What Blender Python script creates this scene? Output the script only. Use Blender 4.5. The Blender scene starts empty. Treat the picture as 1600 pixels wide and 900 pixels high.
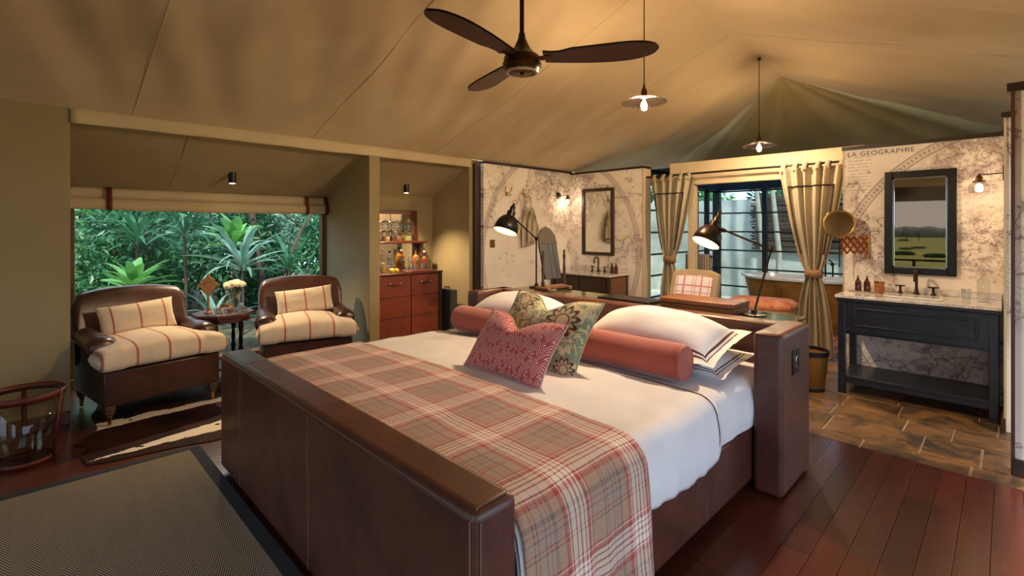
import bpy, math, random
import numpy as np
from mathutils import Vector, Matrix, noise as mnoise
random.seed(11)
sc = bpy.context.scene
COL = sc.collection
PI = math.pi
R = math.radians

# ------------------------------------------------------------------ camera
YAW = math.atan(775 / 767.0)
cd = bpy.data.cameras.new('camera')
cd.sensor_width = 36; cd.lens = 36 * 767 / 1600; cd.shift_y = -(450 - 356) / 1600
cd.clip_start = 0.02; cd.clip_end = 2000
cam = bpy.data.objects.new('camera', cd); COL.objects.link(cam)
cam.location = (0, 0, 1.5); cam.rotation_euler = (PI / 2, 0, YAW)
sc.camera = cam
# ------------------------------------------------------------------ look
sc.view_settings.view_transform = 'Standard'
sc.view_settings.look = 'None'
sc.view_settings.gamma = 1
sc.view_settings.use_curve_mapping = False
sc.view_settings.exposure = 0.0
sc.cycles.use_denoising = True
sc.cycles.max_bounces = 10
sc.cycles.transparent_max_bounces = 16
sc.cycles.sample_clamp_indirect = 6
# ------------------------------------------------------------------ sky and sun
w = bpy.data.worlds.new('sky'); sc.world = w; w.use_nodes = True
bg = w.node_tree.nodes['Background']
bg.inputs[0].default_value = (0.64, 0.79, 1.0, 1); bg.inputs[1].default_value = 2.7
sd = bpy.data.lights.new('sun', 'SUN'); sd.energy = 7; sd.angle = R(2.5); sd.color = (1, .93, .82)
so = bpy.data.objects.new('sun', sd); COL.objects.link(so)
so.rotation_euler = Vector((-.62, .42, -.95)).to_track_quat('-Z', 'Y').to_euler()
def portal(loc, sx, sy, direction):
    l = bpy.data.lights.new('daylight_portal', 'AREA'); l.shape = 'RECTANGLE'; l.size = sx; l.size_y = sy
    l.cycles.is_portal = True
    o = bpy.data.objects.new('daylight_portal', l); COL.objects.link(o); o.location = loc
    o.rotation_euler = Vector(direction).to_track_quat('-Z', 'Z').to_euler()
portal((-6.22, 1.5, .9), 2.4, 1.7, (1, 0, 0))
portal((1.3, 1.2, 1.2), 4.8, 1.7, (-1, 0, 0))
portal((-1.55, -2.7, 1.05), 3.9, 2.1, (0, 1, 0))

# ------------------------------------------------------------------ geometry helper
class MB:
    def __init__(s, M=None): s.v = []; s.f = []; s.M = M
    def add(s, vs, fs):
        o = len(s.v)
        if s.M is not None: vs = [s.M @ Vector(p) for p in vs]
        s.v += [tuple(p) for p in vs]; s.f += [tuple(i + o for i in f) for f in fs]; return s
    def box(s, x0, x1, y0, y1, z0, z1):
        vs = [(x, y, z) for z in (z0, z1) for y in (y0, y1) for x in (x0, x1)]
        return s.add(vs, [(0, 2, 3, 1), (4, 5, 7, 6), (0, 1, 5, 4), (2, 6, 7, 3), (0, 4, 6, 2), (1, 3, 7, 5)])
    def tube(s, pts, r, n=8, closed=False):
        pts = [Vector(p) for p in pts]; m = len(pts)
        rs = r if isinstance(r, (list, tuple)) else [r] * m
        vs = []; prev = None
        for i, p in enumerate(pts):
            if closed: d = pts[(i + 1) % m] - pts[i - 1]
            else: d = pts[min(i + 1, m - 1)] - pts[max(i - 1, 0)]
            d = d.normalized() if d.length > 1e-9 else Vector((0, 0, 1))
            if prev is None:
                a = d.cross(Vector((0, 0, 1)))
                if a.length < 1e-3: a = d.cross(Vector((1, 0, 0)))
            else: a = prev - d * prev.dot(d)
            a.normalize(); prev = a; b = d.cross(a)
            for k in range(n):
                t = 2 * PI * k / n; vs.append(p + (a * math.cos(t) + b * math.sin(t)) * rs[i])
        fs = []
        for i in range(m if closed else m - 1):
            for k in range(n):
                j = (i + 1) % m
                fs.append((i * n + k, i * n + (k + 1) % n, j * n + (k + 1) % n, j * n + k))
        if not closed: fs += [tuple(range(n))[::-1], tuple((m - 1) * n + k for k in range(n))]
        return s.add(vs, fs)
    def cyl(s, p0, p1, r0, r1=None, n=16): return s.tube([p0, p1], [r0, r0 if r1 is None else r1], n)
    def lathe(s, prof, n=24, c=(0, 0, 0), sx=1, sy=1, cap=True):
        vs = [(c[0] + r * math.cos(2 * PI * k / n) * sx, c[1] + r * math.sin(2 * PI * k / n) * sy, c[2] + z) for r, z in prof for k in range(n)]
        fs = [(i * n + k, i * n + (k + 1) % n, (i + 1) * n + (k + 1) % n, (i + 1) * n + k) for i in range(len(prof) - 1) for k in range(n)]
        if cap: fs += [tuple(range(n))[::-1], tuple((len(prof) - 1) * n + k for k in range(n))]
        return s.add(vs, fs)
    def grid(s, fn, nu, nv, cu=False, cv=False):
        a = nu if cu else nu + 1; b = nv if cv else nv + 1
        vs = [fn(i / nu, j / nv) for i in range(a) for j in range(b)]
        fs = [(i * b + j, ((i + 1) % a) * b + j, ((i + 1) % a) * b + (j + 1) % b, i * b + (j + 1) % b) for i in range(nu) for j in range(nv)]
        return s.add(vs, fs)
    def ball(s, c, r, sx=1, sy=1, sz=1, n=12):
        prof = [(max(1e-4, r * math.sin(PI * i / n)), -r * math.cos(PI * i / n)) for i in range(n + 1)]
        vs = [(c[0] + q * math.cos(2 * PI * k / (2 * n)) * sx, c[1] + q * math.sin(2 * PI * k / (2 * n)) * sy, c[2] + z * sz) for q, z in prof for k in range(2 * n)]
        m = 2 * n
        return s.add(vs, [(i * m + k, i * m + (k + 1) % m, (i + 1) * m + (k + 1) % m, (i + 1) * m + k) for i in range(n) for k in range(m)])
    def prism(s, poly, d0, d1, axis='z'):
        f = {'z': lambda a, b, d: (a, b, d), 'x': lambda a, b, d: (d, a, b), 'y': lambda a, b, d: (a, d, b)}[axis]
        n = len(poly)
        vs = [f(a, b, d0) for a, b in poly] + [f(a, b, d1) for a, b in poly]
        fs = [tuple(range(n))[::-1], tuple(range(n, 2 * n))] + [(i, (i + 1) % n, n + (i + 1) % n, n + i) for i in range(n)]
        return s.add(vs, fs)

XF = {}
def pm(o):
    return XF.get(o.name, Matrix.Identity(4))
def ob(name, mb, mat, parent=None, bevel=0, seg=2, sub=0, smooth=True, ang=42, world=False, label=None, solid=0):
    """one mesh object; world=True: mb is in world coordinates although the parent stands elsewhere"""
    me = bpy.data.meshes.new(name)
    vs = mb.v
    if world and parent is not None:
        inv = pm(parent).inverted(); vs = [tuple(inv @ Vector(p)) for p in vs]
    me.from_pydata(vs, [], mb.f)
    me.materials.append(mat)
    o = bpy.data.objects.new(name, me); COL.objects.link(o)
    if parent is not None: o.parent = parent; XF[o.name] = pm(parent)
    bpy_recalc(me)
    if smooth:
        me.polygons.foreach_set('use_smooth', [True] * len(me.polygons))
        me.set_sharp_from_angle(angle=R(ang))
    if solid:
        m = o.modifiers.new('solid', 'SOLIDIFY'); m.thickness = solid; m.offset = 0
    if bevel:
        m = o.modifiers.new('bevel', 'BEVEL'); m.width = bevel; m.segments = seg; m.limit_method = 'ANGLE'; m.angle_limit = R(40)
        m.harden_normals = False
    if sub:
        m = o.modifiers.new('sub', 'SUBSURF'); m.levels = sub; m.render_levels = sub
    if label: o['label'] = label
    return o
import bmesh
def bpy_recalc(me):
    bm = bmesh.new(); bm.from_mesh(me); bmesh.ops.recalc_face_normals(bm, faces=bm.faces); bm.to_mesh(me); bm.free()
def tag(o, label, cat, group=None):
    o['label'] = label; o['category'] = cat
    if group: o['group'] = group
    return o
def place(o, loc=(0, 0, 0), rot=(0, 0, 0)):
    o.location = loc; o.rotation_euler = rot
    from mathutils import Euler
    XF[o.name] = Matrix.Translation(loc) @ Euler(rot).to_matrix().to_4x4(); return o
def thing(name, label, cat, loc=(0, 0, 0), rz=0, group=None):
    o = bpy.data.objects.new(name, None); COL.objects.link(o); o.empty_display_size = .1
    place(o, loc, (0, 0, rz)); return tag(o, label, cat, group)
def struct(o):
    o['kind'] = 'structure'; return o
def sgroup(name):
    o = bpy.data.objects.new(name, None); COL.objects.link(o); o['kind'] = 'structure'; XF[o.name] = Matrix.Identity(4); return o
def dup(o, loc, rz=None, label=None, parent=None):
    r = o.copy(); COL.objects.link(r); r.location = loc
    if rz is not None: r.rotation_euler = (0, 0, rz)
    if label: r['label'] = label
    if parent: r.parent = parent
    for ch in list(o.children):
        c = ch.copy(); COL.objects.link(c); c.parent = r
        for g in list(ch.children):
            d = g.copy(); COL.objects.link(d); d.parent = c
    return r
def inst(name, me, parent, loc=(0, 0, 0), rot=(0, 0, 0), scale=(1, 1, 1)):
    o = bpy.data.objects.new(name, me); COL.objects.link(o); o.parent = parent; o.location = loc; o.rotation_euler = rot; o.scale = scale
    return o
def point(name, loc, watts, color, radius, parent=None):
    l = bpy.data.lights.new(name, 'POINT'); l.energy = watts; l.color = color; l.shadow_soft_size = radius
    o = bpy.data.objects.new(name, l); COL.objects.link(o); o.location = loc
    if parent: o.parent = parent
    return o
def spot(name, loc, direction, watts, color, angle, blend=.5, radius=.03, parent=None):
    l = bpy.data.lights.new(name, 'SPOT'); l.energy = watts; l.color = color; l.spot_size = R(angle); l.spot_blend = blend; l.shadow_soft_size = radius
    o = bpy.data.objects.new(name, l); COL.objects.link(o); o.location = loc
    o.rotation_euler = Vector(direction).to_track_quat('-Z', 'Y').to_euler()
    if parent: o.parent = parent
    return o

# ------------------------------------------------------------------ material helper
def lin(c):
    return tuple(((x / 255) / 12.92 if x / 255 <= .04045 else ((x / 255 + .055) / 1.055) ** 2.4) for x in c[:3]) + (1,)
class V:
    def __init__(s, g, sock): s.g = g; s.s = sock
    def _b(s, op, o, rev=False): return s.g.m(op, o, s) if rev else s.g.m(op, s, o)
    def __add__(s, o): return s._b('ADD', o)
    __radd__ = __add__
    def __mul__(s, o): return s._b('MULTIPLY', o)
    __rmul__ = __mul__
    def __sub__(s, o): return s._b('SUBTRACT', o)
    def __rsub__(s, o): return s._b('SUBTRACT', o, True)
    def __truediv__(s, o): return s._b('DIVIDE', o)
    def lt(s, o): return s._b('LESS_THAN', o)
    def gt(s, o): return s._b('GREATER_THAN', o)
    def abs(s): return s.g.m('ABSOLUTE', s)
    def frac(s): return s.g.m('FRACT', s)
    def floor(s): return s.g.m('FLOOR', s)
    def sin(s): return s.g.m('SINE', s)
    def sqrt(s): return s.g.m('SQRT', s)
    def max(s, o): return s._b('MAXIMUM', o)
    def min(s, o): return s._b('MINIMUM', o)
    def pow(s, o): return s._b('POWER', o)
    def step(s, a, b):
        n = s.g.n('ShaderNodeMapRange'); n.interpolation_type = 'SMOOTHSTEP'
        s.g.set(n.inputs[0], s); s.g.set(n.inputs[1], a); s.g.set(n.inputs[2], b); return V(s.g, n.outputs[0])
class G:
    def __init__(s, name):
        s.mat = bpy.data.materials.new(name); s.mat.use_nodes = True; s.nt = s.mat.node_tree
        s.b = s.nt.nodes['Principled BSDF']; s.out = s.nt.nodes['Material Output']; s._tc = None
    def n(s, t, **k):
        x = s.nt.nodes.new(t)
        for a, b in k.items(): setattr(x, a, b)
        return x
    def set(s, inp, val):
        if isinstance(val, V): s.nt.links.new(val.s, inp)
        else: inp.default_value = val
    def m(s, op, *a):
        x = s.n('ShaderNodeMath', operation=op)
        for i, q in enumerate(a): s.set(x.inputs[i], q)
        return V(s, x.outputs[0])
    def tc(s, which='Object'):
        if s._tc is None: s._tc = s.n('ShaderNodeTexCoord')
        return V(s, s._tc.outputs[which])
    def xyz(s, which='Object'):
        x = s.n('ShaderNodeSeparateXYZ'); s.set(x.inputs[0], s.tc(which)); return [V(s, o) for o in x.outputs]
    def vec(s, x, y, z=0.0):
        c = s.n('ShaderNodeCombineXYZ')
        for i, q in enumerate((x, y, z)): s.set(c.inputs[i], q)
        return V(s, c.outputs[0])
    def noise(s, scale, detail=3, rough=.55, vec=None, dist=0, color=False):
        x = s.n('ShaderNodeTexNoise'); s.set(x.inputs['Vector'], vec if vec is not None else s.tc())
        x.inputs['Scale'].default_value = scale; x.inputs['Detail'].default_value = detail; x.inputs['Roughness'].default_value = rough; x.inputs['Distortion'].default_value = dist
        return V(s, x.outputs[1 if color else 0])
    def voro(s, scale, vec=None, feature='F1', out='Distance'):
        x = s.n('ShaderNodeTexVoronoi', feature=feature); s.set(x.inputs['Vector'], vec if vec is not None else s.tc()); x.inputs['Scale'].default_value = scale
        return V(s, x.outputs[out])
    def mix(s, f, a, b, blend='MIX'):
        x = s.n('ShaderNodeMix', data_type='RGBA', blend_type=blend)
        s.set(x.inputs[0], f); s.set(x.inputs[6], a); s.set(x.inputs[7], b); return V(s, x.outputs[2])
    def ramp(s, f, stops, interp='LINEAR'):
        x = s.n('ShaderNodeValToRGB'); s.set(x.inputs[0], f); cr = x.color_ramp; cr.interpolation = interp
        while len(cr.elements) < len(stops): cr.elements.new(0.5)
        for e, (p, c) in zip(cr.elements, stops): e.position = p; e.color = c
        return V(s, x.outputs[0])
    def rnd(s):
        x = s.n('ShaderNodeObjectInfo'); return V(s, x.outputs['Random'])
    def base(s, c): s.set(s.b.inputs['Base Color'], c); return s
    def p(s, **k):
        al = dict(rough='Roughness', metal='Metallic', coat='Coat Weight', coatr='Coat Roughness', sheen='Sheen Weight', spec='Specular IOR Level', trans='Transmission Weight', ior='IOR', alpha='Alpha', sss='Subsurface Weight', estr='Emission Strength', ecol='Emission Color')
        for a, b in k.items(): s.set(s.b.inputs[al[a]], b)
        return s
    def bump(s, h, strength=.3, dist=.01):
        x = s.n('ShaderNodeBump'); x.inputs['Strength'].default_value = strength; x.inputs['Distance'].default_value = dist
        s.set(x.inputs['Height'], h); s.nt.links.new(x.outputs[0], s.b.inputs['Normal']); return s
def std(name, c, rough=.5, metal=0, var=.12, vs=6, bump=0, bs=80, c2=None, **k):
    g = G(name); a = lin(c); b = lin(c2) if c2 else tuple(x * (1 - var * 1.6) for x in a[:3]) + (1,)
    n = g.noise(vs, 4)
    g.base(g.mix(n.step(.3, .7), a, b)).p(rough=rough, metal=metal, **k)
    if bump: g.bump(g.noise(bs, 3), bump, .004)
    return g.mat
def emit(name, c, strength):
    g = G(name); g.base((0, 0, 0, 1)).p(ecol=c if len(c) == 4 else tuple(c) + (1,), estr=strength); return g.mat
def glass(name, tint=(1, 1, 1), gloss=.9, rough=.02, base=.06, power=3.0):
    """clear pane: see-through plus a Fresnel reflection"""
    g = G(name); g.nt.nodes.remove(g.b)
    t = g.n('ShaderNodeBsdfTransparent'); t.inputs[0].default_value = tuple(tint) + (1,)
    r = g.n('ShaderNodeBsdfGlossy'); r.inputs[0].default_value = (gloss, gloss, gloss, 1); r.inputs[1].default_value = rough
    lw = g.n('ShaderNodeLayerWeight'); lw.inputs[0].default_value = .35
    f = V(g, lw.outputs['Facing']).pow(power) * .75 + base
    x = g.n('ShaderNodeMixShader'); g.set(x.inputs[0], f); g.nt.links.new(t.outputs[0], x.inputs[1]); g.nt.links.new(r.outputs[0], x.inputs[2])
    g.nt.links.new(x.outputs[0], g.out.inputs[0]); return g.mat
# ------------------------------------------------------------------ materials
M = {}
def canvas_mat(name, c, c2, sc=1.0):
    g = G(name); n = g.noise(.9 * sc, 4, .6); f = g.noise(220, 2)
    g.base(g.mix(n.step(.3, .75), lin(c), lin(c2))).p(rough=.85, sheen=.15, spec=.2)
    return g.bump(f * .5 + g.noise(5, 3) * 1.2, .25, .004).mat
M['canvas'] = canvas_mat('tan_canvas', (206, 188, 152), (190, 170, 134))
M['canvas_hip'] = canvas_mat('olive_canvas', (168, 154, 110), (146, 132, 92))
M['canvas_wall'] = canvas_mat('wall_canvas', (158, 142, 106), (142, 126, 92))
M['cream_paint'] = std('cream_paint', (208, 188, 156), .6, var=.06)
M['dark_trim'] = std('dark_trim', (46, 30, 24), .45)
M['trim_wood'] = std('trim_wood', (92, 46, 30), .4, vs=14)
M['jamb_wood'] = std('jamb_wood', (110, 78, 36), .5)

def leather(name, c, c2, rough=.36, coat=.25):
    g = G(name); n = g.noise(3.2, 5, .65, dist=.6); v = g.voro(160)
    col = g.mix(n.step(.28, .72), lin(c), lin(c2)); col = g.mix(g.noise(26, 4).step(.55, .8) * .35, col, lin(tuple(min(255, x * 1.55) for x in c)))
    g.base(col).p(rough=g.noise(9, 3) * .22 + (rough - .1), coat=coat, coatr=.35)
    return g.bump(v * .6 + g.noise(40, 3), .16, .003).mat
M['leather'] = leather('brown_leather', (98, 54, 42), (68, 36, 28))
M['leather_chair'] = leather('chair_leather', (76, 40, 26), (46, 23, 15), .33, .35)
M['leather_red'] = leather('chestnut_leather', (142, 66, 38), (112, 50, 30), .38)
M['leather_tan'] = leather('tan_leather', (122, 74, 40), (98, 56, 30), .4)
M['stitch'] = std('stitching', (126, 96, 76), .7)
M['strap'] = std('strap_leather', (96, 30, 18), .5)
M['white_linen'] = (lambda g: g.base(g.mix(g.noise(3, 3).step(.3, .7), lin((240, 238, 240)), lin((228, 228, 234)))).p(rough=.8, sheen=.2, spec=.2).bump(g.noise(14, 4, .6), .12, .006).mat)(G('white_linen'))
M['piping'] = std('brown_piping', (86, 52, 44), .8)

def white_pillow(w, h):
    g = G('pillow_cotton'); x, y, z = g.xyz()
    dx = (w / 2) - x.abs(); dz = (h / 2) - z.abs(); d = dx.min(dz)
    l = ((d - .062).abs().lt(.0035)).max((d - .078).abs().lt(.0035))
    g.base(g.mix(l, lin((240, 238, 242)), lin((84, 46, 44)))).p(rough=.8, sheen=.2, spec=.2)
    return g.bump(g.noise(9, 4), .2, .01).mat
def plaid(name, period, swap=False, horiz='xy', wa=None):
    cre, tan, tau, gry, red, wht, drk, org = [lin(c) for c in ((248, 230, 210), (176, 138, 112), (162, 138, 122), (112, 96, 86), (164, 30, 28), (240, 220, 206), (80, 66, 58), (206, 84, 56))]
    st = [(0, cre), (.048, red), (.064, cre), (.108, red), (.126, cre), (.168, red), (.184, cre), (.218, red), (.255, org), (.27, wht), (.282, red), (.305, tan), (.50, drk), (.515, tan), (.54, red), (.555, tau), (.64, gry), (.66, tau), (.70, red), (.712, tau), (.75, gry), (.79, tan), (.89, red), (.93, org), (.95, wht), (.965, red), (.985, cre)]
    g = G(name); x, y, z = g.xyz()
    wob = (g.noise(3, 2) - .5) * .03
    return g, st, x, y, z, wob
def blanket_mat():
    g, st, x, y, z, wob = plaid('plaid_wool', .3)
    ax = g.tc('UV'); s = g.n('ShaderNodeSeparateXYZ'); g.set(s.inputs[0], ax); u = V(g, s.outputs[0]); v = V(g, s.outputs[1])
    p = .36
    a = g.ramp(((u + wob * .3) / p + .18).frac(), st, 'CONSTANT'); b = g.ramp(((v + wob * .3) / p + .52).frac(), st, 'CONSTANT')
    tw = ((u + v) * 420).frac().gt(.5) * .2 + .4
    col = g.mix(tw, a, b); col = g.mix(g.noise(240, 2).step(.3, .8) * .25, col, lin((214, 196, 178)))
    g.base(col).p(rough=.95, sheen=.35, spec=.1)
    return g.bump(g.noise(160, 2) + g.noise(12, 3) * 1.5, .3, .004).mat
M['blanket'] = blanket_mat()
def chair_plaid():
    g = G('pale_plaid'); x, y, z = g.xyz(); red = lin((176, 40, 64)); pale = lin((212, 204, 208))
    def ln(c, p, o, wd): return ((c / p + o).frac() - .5).abs().lt(wd)
    k = ln(x, .17, .1, .045).max(ln(z, .15, .2, .04)) * .75
    k2 = ln(x, .17, .45, .018).max(ln(z, .15, .6, .018)).max(ln(x, .17, .62, .018)) * .8
    g.base(g.mix(k.max(k2), pale, red)).p(rough=.9, sheen=.2); return g.mat
M['chair_plaid'] = chair_plaid()
M['linen_tan'] = std('tan_linen', (160, 138, 108), .9, bump=.3, bs=300)
def stripe_mat(name, axis, period, off, base=(226, 206, 176), wd=.035, line=(168, 66, 44)):
    g = G(name); c = dict(zip('xyz', g.xyz()))[axis]
    l = ((c / period + off).frac() - .5).abs(); k = l.lt(wd)
    col = g.mix(k * .85, g.mix(g.noise(7, 3).step(.3, .7), lin(base), lin(tuple(q * .94 for q in base))), lin(line))
    f = ((l - wd * 1.6).abs().lt(.006)) * .4
    g.base(g.mix(f, col, lin((200, 140, 110)))).p(rough=.9, sheen=.3, spec=.15)
    return g.bump(g.noise(260, 2) + g.noise(10, 3) * 2, .3, .004).mat
M['stripe_seat'] = stripe_mat('striped_ticking', 'y', .215, .5)
M['stripe_pillow'] = stripe_mat('striped_pillow_ticking', 'x', .19, .5)
M['stripe_towel'] = stripe_mat('striped_towel', 'x', .05, .2, (206, 190, 160), .16, (120, 70, 52))
def zigzag():
    g = G('zigzag_weave'); x, y, z = g.xyz()
    tri = ((x / .062).frac() - .5).abs() * .062
    row = (z + tri * 1.5)
    a = ((row / .0165).frac() - .5).abs().lt(.17); m = (row / .099).frac().lt(.62)
    d = (((x / .0375).frac() - .5).abs() + ((row / .033).frac() - .5).abs()).lt(.34) * (1 - m)
    dd = (((x / .0375).frac() - .5).abs() + ((row / .033).frac() - .5).abs()).lt(.16) * (1 - m)
    k = (a * m).max(d - dd)
    k = k * g.noise(60, 2).step(.2, .5)
    g.base(g.mix(k * .8, g.mix(g.noise(6, 3), lin((198, 92, 84)), lin((184, 76, 82))), lin((238, 212, 208)))).p(rough=.9, sheen=.3, spec=.15)
    return g.bump(k + g.noise(200, 2) * .5, .4, .003).mat
M['zigzag'] = zigzag()
def floral():
    g = G('floral_linen'); x, y, z = g.xyz()
    n = g.noise(9, 4, .6, dist=1.4); n2 = g.noise(14, 3, .6, dist=2.2)
    col = g.mix(n.step(.42, .5) * g.m('SUBTRACT', 1.0, n.step(.56, .6)), lin((214, 204, 164)), lin((132, 150, 122)))
    col = g.mix(n2.step(.62, .66), col, lin((170, 140, 90)))
    for cx, cz, r0 in ((.17, .07, .115), (-.2, .16, .1), (-.05, -.2, .09), (.28, -.2, .07)):
        dx = x - cx; dz = z - cz; r = (dx * dx + dz * dz).sqrt(); th = g.m('ARCTAN2', dz, dx)
        pet = ((th * 5.5).sin().abs() * .38 + .62) * r0
        inn = ((th * 5.5).sin().abs() * .40 + .5) * r0 * .86
        ring = r.lt(pet) - r.lt(inn)
        col = g.mix(r.lt(pet), col, lin((176, 178, 146))); col = g.mix(ring.max(0.0), col, lin((104, 52, 36)))
        c = (r.lt(r0 * .42) - r.lt(r0 * .34)).max(0.0); col = g.mix(c, col, lin((150, 62, 44)))
        col = g.mix(r.lt(r0 * .34), col, lin((206, 190, 150)))
    g.base(col).p(rough=.9, sheen=.25, spec=.15); return g.bump(g.noise(220, 2), .3, .003).mat
M['floral'] = floral()
M['coral'] = std('coral_velvet', (176, 78, 62), .75, var=.1, sheen=.5, bump=.15, bs=200)
M['cord_pink'] = std('pink_cord', (222, 178, 166), .9)

def herringbone():
    g = G('sisal_herringbone'); x, y, z = g.xyz()
    p = .105
    t = ((y / p).frac() - .5).abs() * p
    k = ((x + t * 2.4) / .024).frac()
    l = (k - .5).abs().step(.12, .3)
    col = g.mix(l, lin((66, 58, 50)), lin((216, 202, 174)))
    col = g.mix(g.noise(300, 2).step(.35, .7) * .3, col, lin((120, 106, 88)))
    col = g.mix(g.noise(1.5, 3).step(.3, .8) * .15, col, lin((120, 112, 102)))
    g.base(col).p(rough=.95, spec=.1); return g.bump(l + g.noise(350, 2) * .6, .6, .006).mat
M['sisal'] = herringbone()
M['rug_border'] = std('charcoal_binding', (58, 64, 72), .9, bump=.3, bs=300)
def hide():
    g = G('cowhide_fur'); x, y, z = g.xyz()   # object coordinates: x across, y along
    n = g.noise(5, 4, .6) - .5; n2 = g.noise(24, 3, .7, vec=g.vec(x, y * .35)) - .5
    s1 = (x + 4.13 + (y - .3) * .09 + n * .05 + n2 * .06).abs() - (((y - .27) * .13).max(0.0).min(.12)) * 1.0
    s2 = (x + 4.80 + (y - .4) * .05 + n * .2 + n2 * .08).abs() - (.075 + n * .10)
    w1 = s1.lt(0.0); w2 = s2.lt(0.0) * y.gt(.28)
    spots = g.voro(9).lt(.16) * g.noise(2.1, 2).gt(.5)
    k = (w1.max(w2)) * (1 - spots)
    col = g.mix(g.noise(3, 3).step(.35, .7), lin((58, 26, 18)), lin((24, 11, 9)))
    g.base(g.mix(k, col, lin((238, 226, 208)))).p(rough=.7, spec=.15)
    return g.bump(g.noise(180, 3, vec=g.vec(x, y * .25)), .5, .004).mat
M['hide'] = hide()

def planks():
    g = G('polished_hardwood'); x, y, z = g.xyz(); r = g.rnd()
    v = g.vec(x * 14 + r * 40, y * 1.1, 0.0)
    n = g.noise(1.4, 5, .65, vec=v, dist=.8); f = g.noise(7, 4, .6, vec=g.vec(x * 30 + r * 9, y * .7, 0.0))
    a = g.mix(r, lin((104, 44, 25)), lin((64, 24, 14)))
    col = g.mix(n.step(.3, .75) * .6, a, lin((56, 25, 17))); col = g.mix(f.step(.55, .8) * .4, col, lin((134, 74, 44)))
    g.base(col).p(rough=f * .2 + .2, coat=.3, coatr=.2); return g.bump(f, .1, .002).mat
M['planks'] = planks()
M['joint'] = std('floor_joint', (40, 21, 15), .8)
def slate():
    g = G('brown_slate'); r = g.rnd(); n = g.noise(3, 6, .68, dist=.7); n2 = g.noise(9, 5, .7)
    a = g.mix(r, lin((150, 108, 64)), lin((116, 86, 56)))
    col = g.mix(n.step(.38, .64), a, lin((66, 56, 44))); col = g.mix(n2.step(.55, .75) * .6, col, lin((178, 124, 70)))
    g.base(col).p(rough=n2 * .3 + .25, spec=.5); return g.bump(n2 + n * 1.5, .35, .008).mat
M['slate'] = slate()
M['grout'] = std('pale_grout', (176, 150, 112), .9)

def map_mat(name, axis, cx, cz, rad, seed=0.0, blobs=(), legend=None):
    g = G(name); X, Y, Z = g.xyz()
    s = {'x': X, 'y': Y}[axis]
    vec = g.vec(s + seed, Z, seed)
    paper = g.mix(g.noise(1.6, 4, vec=vec).step(.3, .75), lin((246, 238, 226)), lin((234, 224, 212)))
    ink = lin((124, 106, 110)); ink2 = lin((184, 168, 162))
    n = g.noise(1.1, 7, .58, vec=vec, dist=.3)
    coast = (n - .56).abs().lt(.0045); land = n.gt(.57)
    riv = (g.noise(4.5, 5, .6, vec=vec, dist=.8) - .5).abs().lt(.007) * land
    riv2 = (g.noise(9, 4, .6, vec=vec, dist=1.2) - .5).abs().lt(.009) * land
    blob = None
    for bx, bz, br in blobs:
        d = ((s - bx) * (s - bx) + (Z - bz) * (Z - bz)).sqrt() * (1 / br); k = 1 - d.step(.35, 1.0)
        blob = k if blob is None else blob.max(k)
    col = g.mix(((n - .56).abs() * -22 + 1).max(0.0) * .45, paper, ink2)
    if blob is not None:
        sh = g.noise(7, 5, .7, vec=vec).step(.42, .62) * blob
        col = g.mix(sh * .6, col, lin((138, 110, 112)))
        cr = (g.noise(11, 5, .65, vec=vec, dist=1.0) - .5).abs().lt(.02) * blob
        col = g.mix(cr * .75, col, ink)
    col = g.mix((coast * .7).max(riv * .4).max(riv2 * .3), col, ink)
    sp = g.voro(11, vec=vec).lt(.24) * g.noise(2.2, 2, vec=vec).gt(.52); col = g.mix(sp * g.noise(60, 2, vec=vec).step(.4, .6) * .6, col, ink)
    d = ((s - cx) * (s - cx) + (Z - cz) * (Z - cz)).sqrt() - rad
    band = d.abs().lt(.035); edge = (d.abs() - .035).abs().lt(.004)
    th = g.m('ARCTAN2', Z - cz, s - cx); tick = ((th * 40).frac() - .5).abs().lt(.12) * (d.abs().lt(.012))
    col = g.mix(band * .42, col, ink2); col = g.mix((edge.max(tick)) * .8, col, ink)
    merid = ((th * 3.2).frac() - .5).abs().lt(.004) * d.lt(0.0) * .4
    col = g.mix(merid, col, ink2)
    if legend:
        x0, x1, z0, z1 = legend
        rg = s.gt(x0) * s.lt(x1) * Z.gt(z0) * Z.lt(z1)
        ls = ((Z / .032).frac() - .5).abs().lt(.09) * g.noise(28, 3, vec=g.vec(s, (Z / .032).floor() * 9, 0.0)).gt(.46)
        col = g.mix(rg * ls * .6, col, ink)
    g.base(col).p(rough=.7, spec=.25); return g.mat
M['map_side'] = map_mat('map_paper_side', 'y', 6.03, 1.1, 1.6, 3.3, ((6.1, 1.85, .62), (5.75, 2.3, .42)))
M['map_far'] = map_mat('map_paper_far', 'x', -5.387, 1.1, 1.6, 8.2, ((-4.98, 1.75, .52), (-4.9, 2.2, .4), (-3.78, 1.1, .2)))
M['map_right'] = map_mat('map_paper_right', 'x', .25, .95, 1.46, 21.7, ((-.2, 2.1, .45), (-.15, 1.35, .42), (-.45, .3, .3), (-.85, 1.2, .3)), (-1.12, -.93, 1.85, 2.2))
M['map_end'] = map_mat('map_paper_end', 'x', 3, 3, .5, 4.4)
M['ink'] = std('map_ink', (92, 76, 78), .8)

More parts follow.
